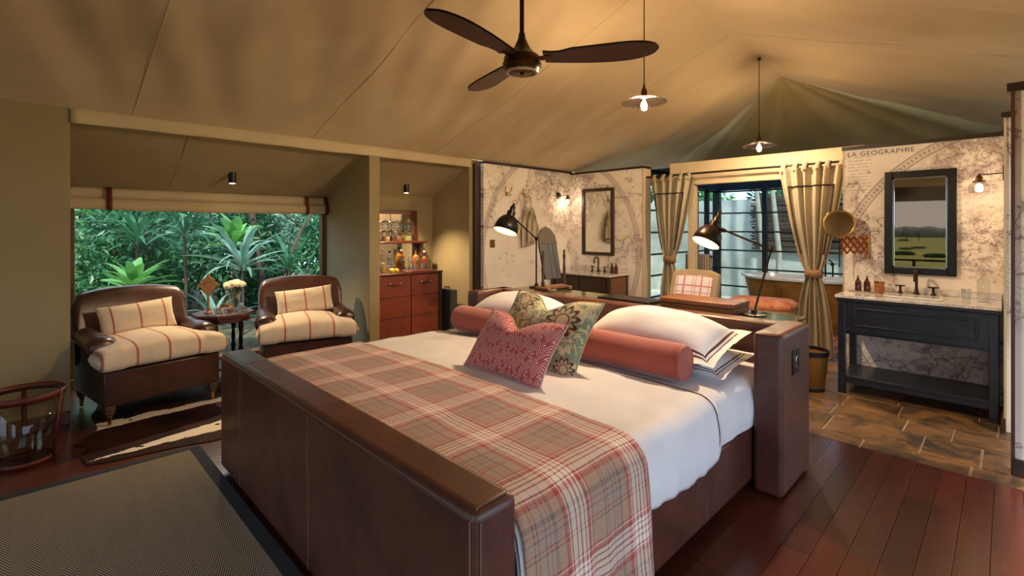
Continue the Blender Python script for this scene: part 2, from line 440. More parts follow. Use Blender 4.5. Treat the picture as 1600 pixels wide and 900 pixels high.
M['navy_wood'] = std('navy_black_wood', (28, 36, 48), .38, vs=20, c2=(20, 24, 34), coat=.2)
M['dark_wood'] = std('dark_walnut', (58, 38, 28), .42, vs=20)
M['oak_panel'] = std('brown_oak', (124, 84, 54), .5, vs=22)
M['black'] = std('black_metal', (24, 22, 22), .35, metal=.3)
M['shade_in'] = std('cream_enamel', (240, 214, 150), .5)
M['bronze'] = std('aged_bronze', (86, 62, 38), .32, metal=.9)
M['dark_bronze'] = std('dark_bronze', (58, 44, 34), .34, metal=.8)
M['brass'] = std('brass', (196, 150, 78), .22, metal=1)
M['copper'] = std('copper', (190, 112, 52), .25, metal=1)
M['chrome'] = std('silver', (214, 210, 204), .15, metal=1, var=.05)
M['mahogany'] = std('mahogany', (86, 34, 22), .3, vs=16, coat=.4)
M['fan_wood'] = std('fan_blade_wood', (72, 38, 26), .5, vs=10)
M['mirror'] = std('mirror_glass', (232, 232, 230), .015, metal=1, var=0)
M['glass'] = glass('clear_glass', (.90, .92, .92), .95, .03, .14, 1.8)
M['pane'] = glass('window_pane', (.95, .98, .97), .35, .01, .008)
M['pane_roof'] = glass('roof_pane', (.34, .5, .6), .5, .05, .08)
M['pane_bath'] = glass('bath_pane', (.84, .93, .96), .6, .02, .05)
M['smoke_glass'] = glass('pale_smoked_glass', (.86, .86, .82), .8, .02, .05)
M['ribbed_glass'] = glass('ribbed_shade_glass', (.72, .69, .66), .85, .12, .18)
M['steel'] = std('blue_grey_steel', (42, 45, 50), .4, metal=.1)
def marble(name, c, c2, k=.5):
    g = G(name); n = g.noise(3.5, 7, .65, dist=1.6); v = (n - .5).abs().step(0, .06)
    g.base(g.mix(v, lin(c2), lin(c))).p(rough=.12, spec=.5, coat=.3); return g.mat
M['marble'] = marble('white_marble', (222, 216, 208), (196, 186, 178))
M['marble_green'] = marble('green_marble', (104, 106, 78), (64, 70, 50))
M['porcelain'] = std('white_porcelain', (240, 240, 238), .12, var=.02, coat=.5)
M['tub_metal'] = std('hammered_bronze', (186, 140, 78), .42, metal=.6, var=.3, vs=5, bump=.5, bs=30)
M['curtain'] = canvas_mat('curtain_linen', (174, 163, 140), (156, 144, 122), 3)
M['curtain_trim'] = std('curtain_trim', (40, 34, 36), .9)
M['curtain_tie'] = std('curtain_tie_canvas', (150, 116, 82), .9)
M['amber'] = std('amber_glass', (74, 30, 14), .08, coat=.6)
M['amber2'] = std('amber_jar', (116, 54, 24), .15, coat=.5)
M['whisky'] = std('golden_spirit', (168, 106, 26), .1, coat=.4)
M['lemon'] = std('lemon_skin', (236, 200, 40), .45, bump=.3, bs=120)
M['flower'] = std('cream_petals', (250, 240, 200), .8, var=.08, vs=30)
M['stem'] = std('green_stem', (70, 96, 42), .6)
M['cross_wood'] = std('carved_wood', (168, 116, 62), .6)
M['bulb'] = emit('warm_bulb', (1, .72, .40), 26)
M['bulb_small'] = emit('lamp_bulb', (1, .74, .36), 14)
M['bulb_soft'] = emit('sconce_bulb', (1, .74, .44), 7)
M['downlight'] = emit('downlight_lens', (1, .86, .62), 9)
M['outside_wall'] = (lambda g: g.base(g.mix(g.noise(1.2, 6, .65, dist=.5).step(.3, .7), lin((196, 196, 182)), lin((150, 152, 140)))).p(rough=.9).bump(g.noise(12, 5), .4, .01).mat)(G('rendered_wall'))
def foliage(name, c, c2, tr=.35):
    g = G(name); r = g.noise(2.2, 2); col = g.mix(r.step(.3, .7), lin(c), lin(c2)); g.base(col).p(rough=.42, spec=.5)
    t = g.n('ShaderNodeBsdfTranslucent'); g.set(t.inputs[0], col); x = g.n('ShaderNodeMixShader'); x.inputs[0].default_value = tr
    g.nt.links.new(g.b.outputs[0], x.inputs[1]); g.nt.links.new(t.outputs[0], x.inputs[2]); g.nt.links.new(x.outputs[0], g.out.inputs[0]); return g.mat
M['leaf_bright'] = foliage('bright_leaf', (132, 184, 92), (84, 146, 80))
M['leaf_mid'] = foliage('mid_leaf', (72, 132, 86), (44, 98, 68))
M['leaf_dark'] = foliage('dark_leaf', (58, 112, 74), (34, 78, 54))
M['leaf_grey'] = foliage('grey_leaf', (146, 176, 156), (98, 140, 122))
M['bark'] = std('bark', (74, 60, 48), .9, bump=.6, bs=30)
M['litter'] = std('leaf_litter', (96, 84, 62), .95, c2=(58, 60, 40), vs=9, bump=.6, bs=40)
M['grassland'] = (lambda g: g.base(g.mix(g.noise(.05, 5).step(.35, .65), lin((140, 148, 84)), lin((112, 132, 74)))).p(rough=1).mat)(G('savanna_grass'))
M['deck'] = std('veranda_deck', (104, 84, 66), .7)
# ================================================================== the setting
XL, EZ, XRG = -5.067, 2.42, -1.97
XRE = 1.13
def nz(x, y, z=0.0): return mnoise.noise(Vector((x, y, z)))
def ridge_z(y):
    if y < 4: return 3.52
    t = (y - 4) / 2.61; return 3.52 - .15 * t ** 1.4
ceil = sgroup('ceiling')
def slope(xe, seed):
    def fn(u, v):
        y1 = 8.86 + (6.61 - 8.86) * u; y = -2.75 + (y1 + 2.75) * v
        x = xe + (XRG - xe) * u; z = EZ + (ridge_z(y) - EZ) * u
        wob = math.sin(PI * min(1, u * 1.02)) if u < .98 else 0
        z += wob * (-.045 + .050 * nz(y * 1.7 + u * 1.5, u * .8, seed) + .042 * nz(y * 5 + u * 5, u * 1.2, seed + 5) + .020 * nz(y * 9 - u * 3, u * 2, seed + 9))
        return (x, y, z)
    return MB().grid(fn, 36, 150)
ob('canvas_slope', slope(XL, 1.3), M['canvas'], ceil, ang=180)
ob('canvas_slope', slope(XRE, 7.7), M['canvas'], ceil, ang=180)
def hip(u, v):
    a = Vector((XL, 8.86, EZ)); b = Vector((XRE, 8.86, EZ)); c = Vector((XRG, 6.61, ridge_z(6.61)))
    p = c + ((a + (b - a) * v) - c) * u
    w_ = math.sin(PI * v) ** .5 * math.sin(PI * min(1, u * .95))
    p.z += w_ * (-.06 + .13 * nz(v * 7, u * .5, 3.1) + .08 * nz(v * 17, u * .7, 8.1))
    return tuple(p)
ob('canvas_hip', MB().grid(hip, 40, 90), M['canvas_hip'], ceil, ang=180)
def seam(xe, ys):
    for y in ys:
        pts = []
        for i in range(25):
            u = i / 24 * .985 + .005; x = xe + (XRG - xe) * u; yy = y
            wob = math.sin(PI * min(1, u * 1.02))
            sd_ = 1.3 if xe < -2 else 7.7
            z = EZ + (ridge_z(yy) - EZ) * u + wob * (-.045 + .050 * nz(yy * 1.7 + u * 1.5, u * .8, sd_) + .042 * nz(yy * 5 + u * 5, u * 1.2, sd_ + 5) + .020 * nz(yy * 9 - u * 3, u * 2, sd_ + 9))
            pts.append((x, yy, z - .001))
        ob('seam', MB().tube(pts, .004, 6), M['canvas'], ceil)
seam(XL, (-.9, .62, 2.1, 3.6, 5.1, 6.5)); seam(XRE, (2.1, 3.6, 5.1))
# ---- lean-to roof over the window and minibar alcoves
K = (2.42 - 1.885) / 1.13
def lean(u, v):
    x = XL - u * 1.3; y = .12 + 4.24 * v
    s = math.sin(PI * u) * (-.02 + .02 * nz(x * 2, y * 1.4, 2)) - .015 * math.sin(PI * u) * abs(nz(x * 3, y * 4, 4))
    return (x, y, EZ - .005 + K * (x - XL) + s)
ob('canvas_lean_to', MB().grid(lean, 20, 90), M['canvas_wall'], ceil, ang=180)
ob('seam', MB().tube([(XL - u * 1.2, 1.05, EZ - .012 - K * u * 1.2 - .018 * math.sin(PI * u)) for u in [i / 10 for i in range(11)]], .004, 6), M['canvas_wall'], ceil)
def val(u, v):
    y = .242 + 4.0 * v
    return (XL + .012 + .008 * nz(y * 6, u, 3) * u, y, EZ + .005 - u * (.115 + .008 * nz(y * 2, 5)))
ob('valance', MB().grid(val, 4, 90), M['canvas'], ceil, ang=180, solid=.006)

# ---- walls
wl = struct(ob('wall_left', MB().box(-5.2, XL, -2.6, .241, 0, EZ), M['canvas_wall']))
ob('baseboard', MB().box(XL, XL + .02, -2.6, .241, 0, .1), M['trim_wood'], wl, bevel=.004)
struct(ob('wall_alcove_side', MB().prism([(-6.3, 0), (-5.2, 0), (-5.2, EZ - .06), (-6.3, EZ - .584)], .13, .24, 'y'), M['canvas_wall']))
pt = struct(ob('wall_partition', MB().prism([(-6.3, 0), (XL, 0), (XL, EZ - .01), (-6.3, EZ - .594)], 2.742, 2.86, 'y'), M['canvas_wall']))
ob('edge_post', MB().box(XL - .01, XL + .03, 2.735, 2.867, 0, EZ - .11), M['canvas_wall'], pt, bevel=.008)
struct(ob('wall_minibar', MB().box(-6.1, -6.0, 2.86, 4.3, 0, 1.98), M['canvas_wall']))
struct(ob('wall_minibar_side', MB().prism([(-6.1, 0), (-5.15, 0), (-5.15, EZ - .05), (-6.1, EZ - .5)], 4.28, 4.34, 'y'), M['canvas_wall']))
tr = struct(ob('trim_1', MB().box(-5.18, -5.11, 4.34, 4.45, 0, EZ), M['dark_trim']))
ws = struct(ob('wall_side', MB().box(-5.16, -5.05, 4.45, 6.35, 0, 2.39), M['map_side']))
ob('cap', MB().box(-5.16, -5.03, 4.44, 6.37, 2.385, 2.415), M['dark_trim'], ws)
wf = struct(ob('wall_far', MB().box(-5.1, -3.725, 6.35, 6.55, 0, 2.365), M['map_far']))
ob('end_panel', MB().box(-3.73, -3.71, 6.345, 6.555, 0, 2.365), M['cream_paint'], wf)
ob('cap', MB().box(-5.06, -3.70, 6.33, 6.56, 2.365, 2.395), M['dark_trim'], wf)
wb = struct(ob('wall_back', MB().box(-1.15, 0.1, 5.82, 5.95, 0, 2.27), M['map_right']))
ob('cap', MB().box(-1.17, -.02, 5.80, 5.97, 2.27, 2.305), M['dark_trim'], wb)
ob('end_panel', MB().box(-1.165, -1.15, 5.82, 6.7, 0, 2.27), M['cream_paint'], wb)
def text(body, loc, size, parent):
    c = bpy.data.curves.new('lettering', 'FONT'); c.body = body; c.size = size; c.extrude = .0006; c.space_character = 1.15; c.align_x = 'LEFT'
    c.materials.append(M['ink'])
    o = bpy.data.objects.new('lettering', c); COL.objects.link(o); o.parent = parent; o.location = loc; o.rotation_euler = (PI / 2, 0, 0); return o
text('LA GEOGRAPHIE', (-1.125, 5.8185, 2.205), .062, wb)
wr = struct(ob('wall_return', MB().box(-.015, .105, 5.12, 5.9, 0, 2.31), M['map_end']))
ob('cap', MB().box(-.035, .125, 5.10, 5.92, 2.31, 2.35), M['dark_trim'], wr)
ob('corner_trim', MB().box(-.022, -.008, 5.108, 5.125, 0, 2.31), M['cream_paint'], wr)
ob('baseboard', MB().box(-.035, -.012, 5.1, 5.3, 0, .1), M['trim_wood'], wr)
wn = struct(ob('wall_near', MB().box(.02, 1.13, 4.27, 4.38, 0, 2.33), M['map_end']))
ob('cap', MB().box(-.005, 1.13, 4.25, 4.40, 2.33, 2.38), M['dark_trim'], wn)
ob('corner_trim', MB().box(.012, .03, 4.258, 4.275, 0, 2.33), M['trim_wood'], wn)
ob('baseboard', MB().box(.02, 1.13, 4.245, 4.27, 0, .1), M['dark_trim'], wn)
lt = struct(ob('trim_2', MB().box(-3.43, -1.12, 6.6, 6.72, 2.1, 2.42), M['cream_paint']))
ob('jamb', MB().box(-3.16, -3.07, 6.6, 6.72, 0, 2.1), M['cream_paint'], lt, bevel=.005)
# ---- walls behind the camera (the front of the tent, open to the plain)
def wall_with_openings(name, fixed, spans, ops, axis, t, mat):
    a0, a1, z1 = spans; mb = MB(); xs = [a0]
    def bx(u0, u1, z0, zz1):
        if axis == 'y': mb.box(u0, u1, fixed - t, fixed, z0, zz1)
        else: mb.box(fixed, fixed + t, u0, u1, z0, zz1)
    cur = a0
    for o0, o1, b0, b1 in ops:
        bx(cur, o0, 0, z1); bx(o0, o1, b1, z1)
        if b0 > 0: bx(o0, o1, 0, b0)
        cur = o1
    bx(cur, a1, 0, z1)
    return struct(ob(name, mb, mat))
FO = [(-3.45, -2.25, 0, 2.1), (-1.84, -.93, 0, 2.1), (-.72, 1.12, 0, 2.35)]
struct(ob('wall_leak_block', MB().box(-5.3, -5.18, 4.3, 8.9, 2.2, 2.45), M['canvas_hip']))  # added canvas strip, blocks sky light leaking between wall tops and roof
fs_ = sgroup('added_screen'); ob('sky_dim_pane', MB().box(-1.84, -.93, -2.66, -2.655, 0, 2.1), glass('sky_dim_tint', (.46, .37, .30), .05, .3, .0), fs_)  # added tint sheet, dims and warms the sky seen in the mirror
wall_with_openings('wall_front', -2.6, (-5.2, 1.2, 2.42), FO, 'y', .1, M['dark_wood'])
gf = MB().prism([(-5.2, 2.42), (1.2, 2.42), (XRG, 3.56)], -2.74, -2.66, 'y'); struct(ob('wall_gable', gf, M['canvas']))
wall_with_openings('wall_right', 1.13, (-2.6, 4.27, 2.42), [(-.6, 3.6, .3, 1.85)], 'x', .1, M['canvas_wall'])
struct(ob('wall_bath_right', MB().box(.3, .4, 5.9, 9.4, 0, 2.4), M['outside_wall']))

# ---- floors
fl = struct(ob('floor', MB().box(-6.3, 1.2, -2.7, 9.45, -.12, -.012), M['joint']))
pm_ = {}
def plank_mesh(L):
    k = round(L, 2)
    if k not in pm_:
        b = MB().box(-.0572, .0572, 0, L - .003, -.02, 0)
        o = ob('plank', b, M['planks'], None, bevel=.0015, seg=1, smooth=False)
        pm_[k] = o.data; bpy.data.objects.remove(o)
    return pm_[k]
WPL = .1165
for i in range(53):
    x = XL + .06 + i * WPL
    y = -.75 - random.choice((0, .2, .4, .6)); first = True
    while y < 4.05:
        L = random.choice((1.2, 1.5, 1.8, 2.1))
        if y + L > 3.7: L = 4.055 - y
        inst('plank', plank_mesh(L), fl, (x, y, 0)); y += round(L, 2)
ob('alcove_boards', MB().box(-6.2, XL, .24, 4.3, -.02, 0), M['planks'], fl)
ob('front_boards', MB().box(XL, 1.13, -2.6, -1.36, -.02, -.002), M['planks'], fl)
ob('grout_bed', MB().box(XL, .35, 4.06, 9.4, -.02, -.008), M['grout'], fl)
ys = [4.06, 4.24, 4.62, 4.93, 5.24, 5.62, 6.0, 6.45, 6.85, 7.3, 7.8, 8.3, 8.8, 9.38]
for j in range(len(ys) - 1):
    x = .34
    if j == 0: brk = [.34, -.16, -.72, -1.2]
    elif j == 1: brk = [.34, -.12, -.42, -.98, -1.5]
    elif j == 2: brk = [.34, -.28, -.55, -1.02, -1.4]
    elif j == 3: brk = [.34, -.05, -.62, -1.0, -1.35]
    else: brk = [.34]
    while brk[-1] > -4.9: brk.append(max(XL, brk[-1] - random.choice((.38, .5, .62, .75))))
    for a, b in zip(brk[:-1], brk[1:]):
        g_ = .006
        def jt(): return random.uniform(-.003, .003)
        poly = [(b + g_ + jt(), ys[j] + g_ + jt()), (a - g_ + jt(), ys[j] + g_ + jt()), (a - g_ + jt(), ys[j + 1] - g_ + jt()), (b + g_ + jt(), ys[j + 1] - g_ + jt())]
        ob('stone_slab', MB().prism(poly, -.02, random.uniform(-.003, .001)), M['slate'], fl, bevel=.003, seg=1, smooth=False)

# ---- alcove window with its rolled-up canvas blind
w1 = sgroup('window_1')
ob('frame', MB().box(-6.26, -6.17, .24, .325, .06, 1.72), M['jamb_wood'], w1, bevel=.005)
ob('frame', MB().box(-6.26, -6.17, 2.69, 2.745, .06, 1.72), M['jamb_wood'], w1, bevel=.005)
ob('sill', MB().box(-6.28, -6.12, .24, 2.745, 0, .08), M['jamb_wood'], w1, bevel=.006)
ob('header', MB().box(-6.26, -6.17, .24, 2.745, 1.68, 1.93), M['canvas_wall'], w1)
ob('pane', MB().box(-6.216, -6.212, .325, 2.69, .08, 1.69), M['pane'], w1)
bl = thing('rolled_blind', 'tan canvas blind rolled up above the garden window', 'blind', (-6.12, 1.5, 1.67))
def roll(u, v):
    t = v * 2 * PI; y = .26 + 2.47 * u
    r = .047 * (1 + .12 * nz(y * 3, math.cos(t), math.sin(t))); sag = .012 * math.sin(PI * u)
    return (-6.115 + r * .8 * math.cos(t), y, 1.735 - sag + r * 1.25 * math.sin(t))
ob('roll', MB().grid(roll, 60, 16, cv=True), M['canvas'], bl, world=True, ang=180)
ob('flap', MB().grid(lambda u, v: (-6.15 + .02 * math.sin(PI * v) + .006 * nz(u * 14, v), .26 + 2.47 * u, 1.77 + .115 * v), 50, 5), M['canvas'], bl, world=True, ang=180, solid=.008)
for y in (.571, 2.468, 2.705):
    pts = [(-6.10 + q * .06, y, z) for q, z in ((-.3, 1.89), (.1, 1.86), (.25, 1.80), (.6, 1.76), (.65, 1.72), (.4, 1.685), (-.2, 1.665))]
    b = MB()
    vs = []
    for p in pts: vs += [(p[0], p[1] - .02, p[2]), (p[0], p[1] + .02, p[2])]
    b.add(vs, [(2 * i, 2 * i + 1, 2 * i + 3, 2 * i + 2) for i in range(len(pts) - 1)])
    ob('strap', b, M['strap'], bl, world=True, solid=.006, label='red-brown leather strap')
ob('roll_end', MB(Matrix.Translation((-6.115, .25, 1.70)) @ Matrix.Rotation(-PI / 2, 4, 'X')).lathe([(.018, 0), (.05, 0), (.052, .03), (.018, .03), (.018, 0)], 20, cap=False), M['canvas'], bl, world=True)

# ---- glazed bath enclosure
zs = [.08, .415, .749, 1.083, 1.428, 1.774, 2.18]
w2 = sgroup('window_2'); w3 = sgroup('window_3')
def bar(parent, a, name='glazing_bar'): ob(name, MB().box(*a), M['steel'], parent, bevel=.003, seg=1)
pane_x = MB().box(0, 1, -.003, .003, 0, 1); pane_y = MB().box(-.003, .003, 0, 1, 0, 1)
def first_pane(mb):
    o = ob('pane', mb, M['pane_bath'], None, smooth=False); me = o.data; bpy.data.objects.remove(o); return me
px_, py_ = first_pane(pane_x), first_pane(pane_y)
mx = [-3.92, -3.06, -2.2, -1.34, -.48, .3]
for i, x in enumerate(mx): bar(w2, (x - (.07 if i == 0 else .04), x + (.07 if i == 0 else .04), 9.36, 9.44, 0, 2.36), 'mullion')
for z in zs: bar(w2, (-3.92, .3, 9.385, 9.415, z - .014, z + .014))
bar(w2, (-3.98, .3, 9.35, 9.45, 2.2, 2.36), 'head_beam')
for a, b in zip(mx[:-1], mx[1:]):
    for c, d in zip(zs[:-1], zs[1:]): inst('pane', px_, w2, (a, 9.4, c), scale=(b - a, 1, d - c))
my = [6.6, 7.55, 8.5, 8.95, 9.36]
for y in my[:-1]: bar(w3, (-3.96, -3.88, y - .03, y + .03, 0, 2.36), 'mullion')
for z in zs: bar(w3, (-3.935, -3.905, 6.6, 9.36, z - .014, z + .014))
bar(w3, (-3.97, -3.87, 6.6, 9.36, 2.2, 2.36), 'head_beam')
for a, b in zip(my[:-1], my[1:]):
    for c, d in zip(zs[:-1], zs[1:]): inst('pane', py_, w3, (-3.92, a, c), scale=(1, b - a, d - c))
cr = sgroup('window_4')
for x in (-3.92, -3.06, -2.2, -1.34, -.48, .3):
    ob('rafter', MB().box(x - .03, x + .03, 6.72, 9.45, 2.36, 2.405), M['steel'], cr)
for a, b in zip(mx[:-1], mx[1:]):
    ob('roof_pane', MB().box(a + .03, b - .03, 6.72, 9.42, 2.375, 2.381), M['pane_roof'], cr, smooth=False)
# ================================================================== the bed
bed = thing('bed', 'large brown leather bed with low footboard and winged headboard', 'bed', (-2.2, 2.15, 0))
BX0, BX1, FY0, FY1, FZ = -3.42, -1.0, .85, 1.02, .735
fb = ob('footboard', MB().box(BX0, BX1, FY0, FY1, .03, FZ), M['leather'], bed, bevel=.032, seg=5, world=True)
def stitch(pts, parent, r=.0017): ob('seam', MB().tube(pts, r, 6), M['stitch'], parent, world=True)
for x in (-3.02, -2.09): 
    pts = [(x, FY0 - .001, .05), (x, FY0 - .001, FZ - .035), (x, FY0 + .008, FZ - .01), (x, FY0 + .03, FZ + .0015), (x, FY1 - .03, FZ + .0015), (x, FY1 - .008, FZ - .01)]
    stitch(pts, fb)
stitch([(BX0 + .03, FY0 + .004, FZ - .02), (BX1 - .03, FY0 + .004, FZ - .02)], fb, .003)
stitch([(BX1 - .02, FY0 - .001, .04), (BX1 - .02, FY0 - .001, FZ - .03), (BX1 - .02, FY0 + .03, FZ + .001), (BX1 - .02, FY1 - .03, FZ + .001)], fb, .0026)
stitch([(BX1 + .001, FY0 + .02, .05), (BX1 + .001, FY0 + .02, FZ - .03)], fb, .0024)
for x in (BX0 + .1, BX1 - .1): ob('foot', MB().cyl((x, .935, 0), (x, .935, .035), .03, .035), M['black'], bed, world=True)
hb = ob('headboard', MB().box(-3.6, -.9, 3.3, 3.45, .05, .905), M['leather'], bed, bevel=.025, seg=4, world=True)
wg = ob('wing', MB().box(-1.02, -.865, 2.93, 3.46, .012, .912), M['leather'], bed, bevel=.025, seg=4, world=True)
ob('switch_plate', MB().box(-.866, -.858, 3.1, 3.22, .66, .80), M['black'], wg, bevel=.003, world=True)
ob('switch', MB().box(-.859, -.853, 3.14, 3.18, .70, .76), M['chrome'], wg, bevel=.002, world=True)
stitch([(-.868, 2.952, .03), (-.868, 2.952, .89)], wg); stitch([(-1.0, 2.945, .904), (-.885, 2.945, .904)], wg)
wg2 = ob('wing', MB().box(-3.62, -3.465, 2.98, 3.46, .012, .905), M['leather'], bed, bevel=.025, seg=4, world=True)
for x0, x1 in ((-1.1, -1.03), (-3.42, -3.35)): ob('side_rail', MB().box(x0, x1, 1.0, 3.0, .06, .37), M['leather'], bed, bevel=.012, world=True)
stitch([(-1.0285, 2.35, .08), (-1.0285, 2.35, .36)], bed)
ob('bed_base', MB().box(-3.36, -1.09, 1.01, 3.3, .12, .34), M['black'], bed, world=True)

# ---- bedding: profile across the bed (right hem -> over the top -> left hem)
def profile(off, zr, zl, ztop=.635, xr=-1.03, xl=-3.40, r=.085):
    pts = []; r2 = r + off
    n1, n2, n3 = 10, 7, 40
    for i in range(n1): pts.append((xr + off + .012 * math.sin(i / n1 * 3), zr + (ztop - r - zr) * i / n1))
    for i in range(n2): a = PI / 2 * i / n2; pts.append((xr - r + r2 * math.cos(a), ztop - r + r2 * math.sin(a)))
    for i in range(n3 + 1): t = i / n3; pts.append((xr - r + (xl + r - xr + r) * t, ztop + off + .022 * math.sin(PI * t)))
    for i in range(1, n2 + 1): a = PI / 2 * (1 - i / n2); pts.append((xl + r - r2 * math.cos(a), ztop - r + r2 * math.sin(a)))
    for i in range(1, 7): pts.append((xl - off, ztop - r + (zl - ztop + r) * i / 6))
    return pts
def cloth(off, zr, zl, y0, y1, ny, wr_, seed, hemwave=0, xr=-1.03, flare=0):
    pr = profile(off, zr, zl, xr=xr); nu = len(pr) - 1
    L = [0]
    for a, b in zip(pr[:-1], pr[1:]): L.append(L[-1] + math.hypot(a[0] - b[0], a[1] - b[1]))
    def fn(u, v):
        i = min(nu, round(u * nu)); x, z = pr[i]; y = y0 + (y1 - y0) * v
        side = max(0, (.60 - z) / .5) if x > -2 else 0
        if side > 0:
            x += side * (wr_ * 1.6 * nz(y * 7, z * 1.2, seed) + wr_ * 1.1 * nz(y * 17, z * 2, seed + 2)) + flare * side * side
            z += hemwave * nz(y * 3.1, seed) * max(0, 1 - (i / 4))
        else:
            z += wr_ * .5 * nz(x * 4, y * 5, seed) + wr_ * .3 * nz(x * 11 + y * 6, y * 3, seed + 3)
        return (x, y, z)
    mb = MB().grid(fn, nu, ny); uv = [(L[i], y0 + (y1 - y0) * j / ny) for i in range(nu + 1) for j in range(ny + 1)]
    return mb, uv
sh = thing('bed_sheets', 'smooth white sheets tucked over the mattress of the big bed', 'bed sheets', (-2.2, 2.15, .35))
ob('mattress', MB().box(-3.385, -1.045, 1.03, 3.3, .3, .60), M['white_linen'], sh, bevel=.07, seg=4, world=True)
mb, uv = cloth(.0, .37, .40, 1.03, 3.3, 70, .012, 4.4, .02)
ob('fitted_sheet', mb, M['white_linen'], sh, world=True, ang=180)
mb, uv = cloth(.014, .335, .36, 1.03, 2.46, 60, .024, 9.4, .035)
ob('top_sheet', mb, M['white_linen'], sh, world=True, ang=180, solid=.006)
pr = profile(.019, .36, .40)
ob('hem_piping', MB().tube([(x, 2.43, z + .003) for x, z in pr[3:-2]], .0028, 6), M['piping'], sh, world=True)

mb, uv = cloth(.032, .03, .10, 1.035, 1.73, 34, .014, 15.2, 0.0, xr=-1.025, flare=.035)
bk = ob('blanket', mb, M['blanket'], None, ang=180, solid=.008)
ul = bk.data.uv_layers.new(name='UVMap')
for lp in bk.data.loops: ul.data[lp.index].uv = uv[lp.vertex_index]
tag(bk, 'red and tan plaid wool blanket draped over the foot of the bed', 'blanket')

# ---- pillows
def pillow_mb(w, h, t, chop=0, flange=0, seed=0, nu=36, nv=28):
    mb = MB()
    def surf(sgn):
        def fn(u, v):
            a = u * 2 - 1; b = v * 2 - 1
            iw = 1 - flange / (w / 2); ih = 1 - flange / (h / 2)
            aa = min(1, abs(a) / iw); bb = min(1, abs(b) / ih)
            th = (max(0, 1 - aa ** 2.2) * max(0, 1 - bb ** 2.2)) ** .55
            x = w / 2 * a * (1 - .05 * (1 - b * b) * abs(a) ** 3); z = h / 2 * b * (1 - .06 * (1 - a * a) * abs(b) ** 3)
            y = sgn * (t / 2 * th * (1 + .10 * nz(a * 2.2, b * 2.2, seed)) + .0025)
            if flange and th < .02: y += .012 * nz(a * 4, b * 4, seed + 4)
            if chop:
                g_ = math.exp(-(a / .30) ** 2) * max(0, (b + .35) / 1.35) ** 1.5
                z -= chop * g_; y += sgn * .03 * g_ * th
                y += chop * .15 * (1 - g_) * max(0, b)
            return (x, y, z)
        return fn
    mb.grid(surf(1), nu, nv); mb.grid(surf(-1), nu, nv)
    return mb
def pillow(name, w, h, t, mat, loc, tilt, rz, label, cat, chop=0, flange=0, seed=0, roll=0, piping=None):
    o = ob(name, pillow_mb(w, h, t, chop, flange, seed), mat, None, ang=180)
    bm = bmesh.new(); bm.from_mesh(o.data); bmesh.ops.remove_doubles(bm, verts=bm.verts, dist=.0055); bmesh.ops.recalc_face_normals(bm, faces=bm.faces); bm.to_mesh(o.data); bm.free()
    place(o, loc, (tilt, roll, rz)); tag(o, label, cat)
    if piping:
        n = 40; pts = []
        for k in range(4 * n):
            s, q = divmod(k, n); q = q / n * 2 - 1
            a, b = [(q, -1), (1, q), (-q, 1), (-1, -q)][s]
            x = w / 2 * a * (1 - .05 * (1 - b * b) * abs(a) ** 3); z = h / 2 * b * (1 - .06 * (1 - a * a) * abs(b) ** 3); y = 0
            if chop:
                g_ = math.exp(-(a / .30) ** 2) * max(0, (b + .35) / 1.35) ** 1.5
                z -= chop * g_; y += chop * .15 * (1 - g_) * max(0, b)
            pts.append((x, y, z))
        ob('piping', MB().tube(pts, .006, 6, closed=True), piping, o)
    return o
wp = white_pillow(1.0, .56)
pillow('bed_pillow', 1.0, .56, .12, wp, (-1.58, 2.94, .70), R(-86), R(1), 'lower white piped pillow on the right side of the bed, mostly hidden', 'pillow', flange=.055, seed=1)
pillow('bed_pillow', 1.0, .56, .36, wp, (-1.62, 2.93, .795), R(-78), R(-1), 'plump white pillow with brown piped border at the right of the headboard', 'pillow', flange=.055, seed=2)
pillow('bed_pillow', 1.0, .56, .36, wp, (-2.9, 2.95, .775), R(-78), R(2), 'white pillow at the left of the headboard behind the coral bolster', 'pillow', flange=.055, seed=3)
def bol(u, v):
    t = v * 2 * PI; x = -3.2 + 1.96 * u; e = min(u, 1 - u) * 1.96
    r = .104 * min(1, (1 - max(0, 1 - e / .03) ** 2 * .12)) * (1 + .02 * nz(x * 5, math.cos(t), math.sin(t)))
    return (x, 2.56 + r * math.cos(t), .745 + .012 + r * math.sin(t))
b = MB().grid(bol, 70, 24, cv=True); n = 24
b.f += [tuple(range(n))[::-1], tuple(70 * n + k for k in range(n))]
bo = ob('bolster', b, M['coral'], None, ang=60); tag(bo, 'long coral velvet bolster lying in front of the white pillows', 'bolster')
for x in (-3.198, -1.242): ob('piping', MB().tube([(x, 2.56 + .093 * math.cos(t), .757 + .093 * math.sin(t)) for t in [2 * PI * k / 24 for k in range(24)]], .005, 6, closed=True), M['coral'], bo)
pillow('cushion', .70, .50, .17, M['floral'], (-2.04, 2.285, .86), R(-33), R(0), 'sage green floral cushion behind the pink zigzag cushion', 'cushion', chop=.11, seed=7, roll=R(2), piping=std('sage_piping', (190, 184, 140), .9))
pillow('cushion', .60, .385, .15, M['zigzag'], (-1.99, 1.975, .825), R(-34), R(0), 'pink zigzag-woven cushion with a dented top at the front', 'cushion', chop=.10, seed=9, roll=R(2), piping=M['cord_pink'])

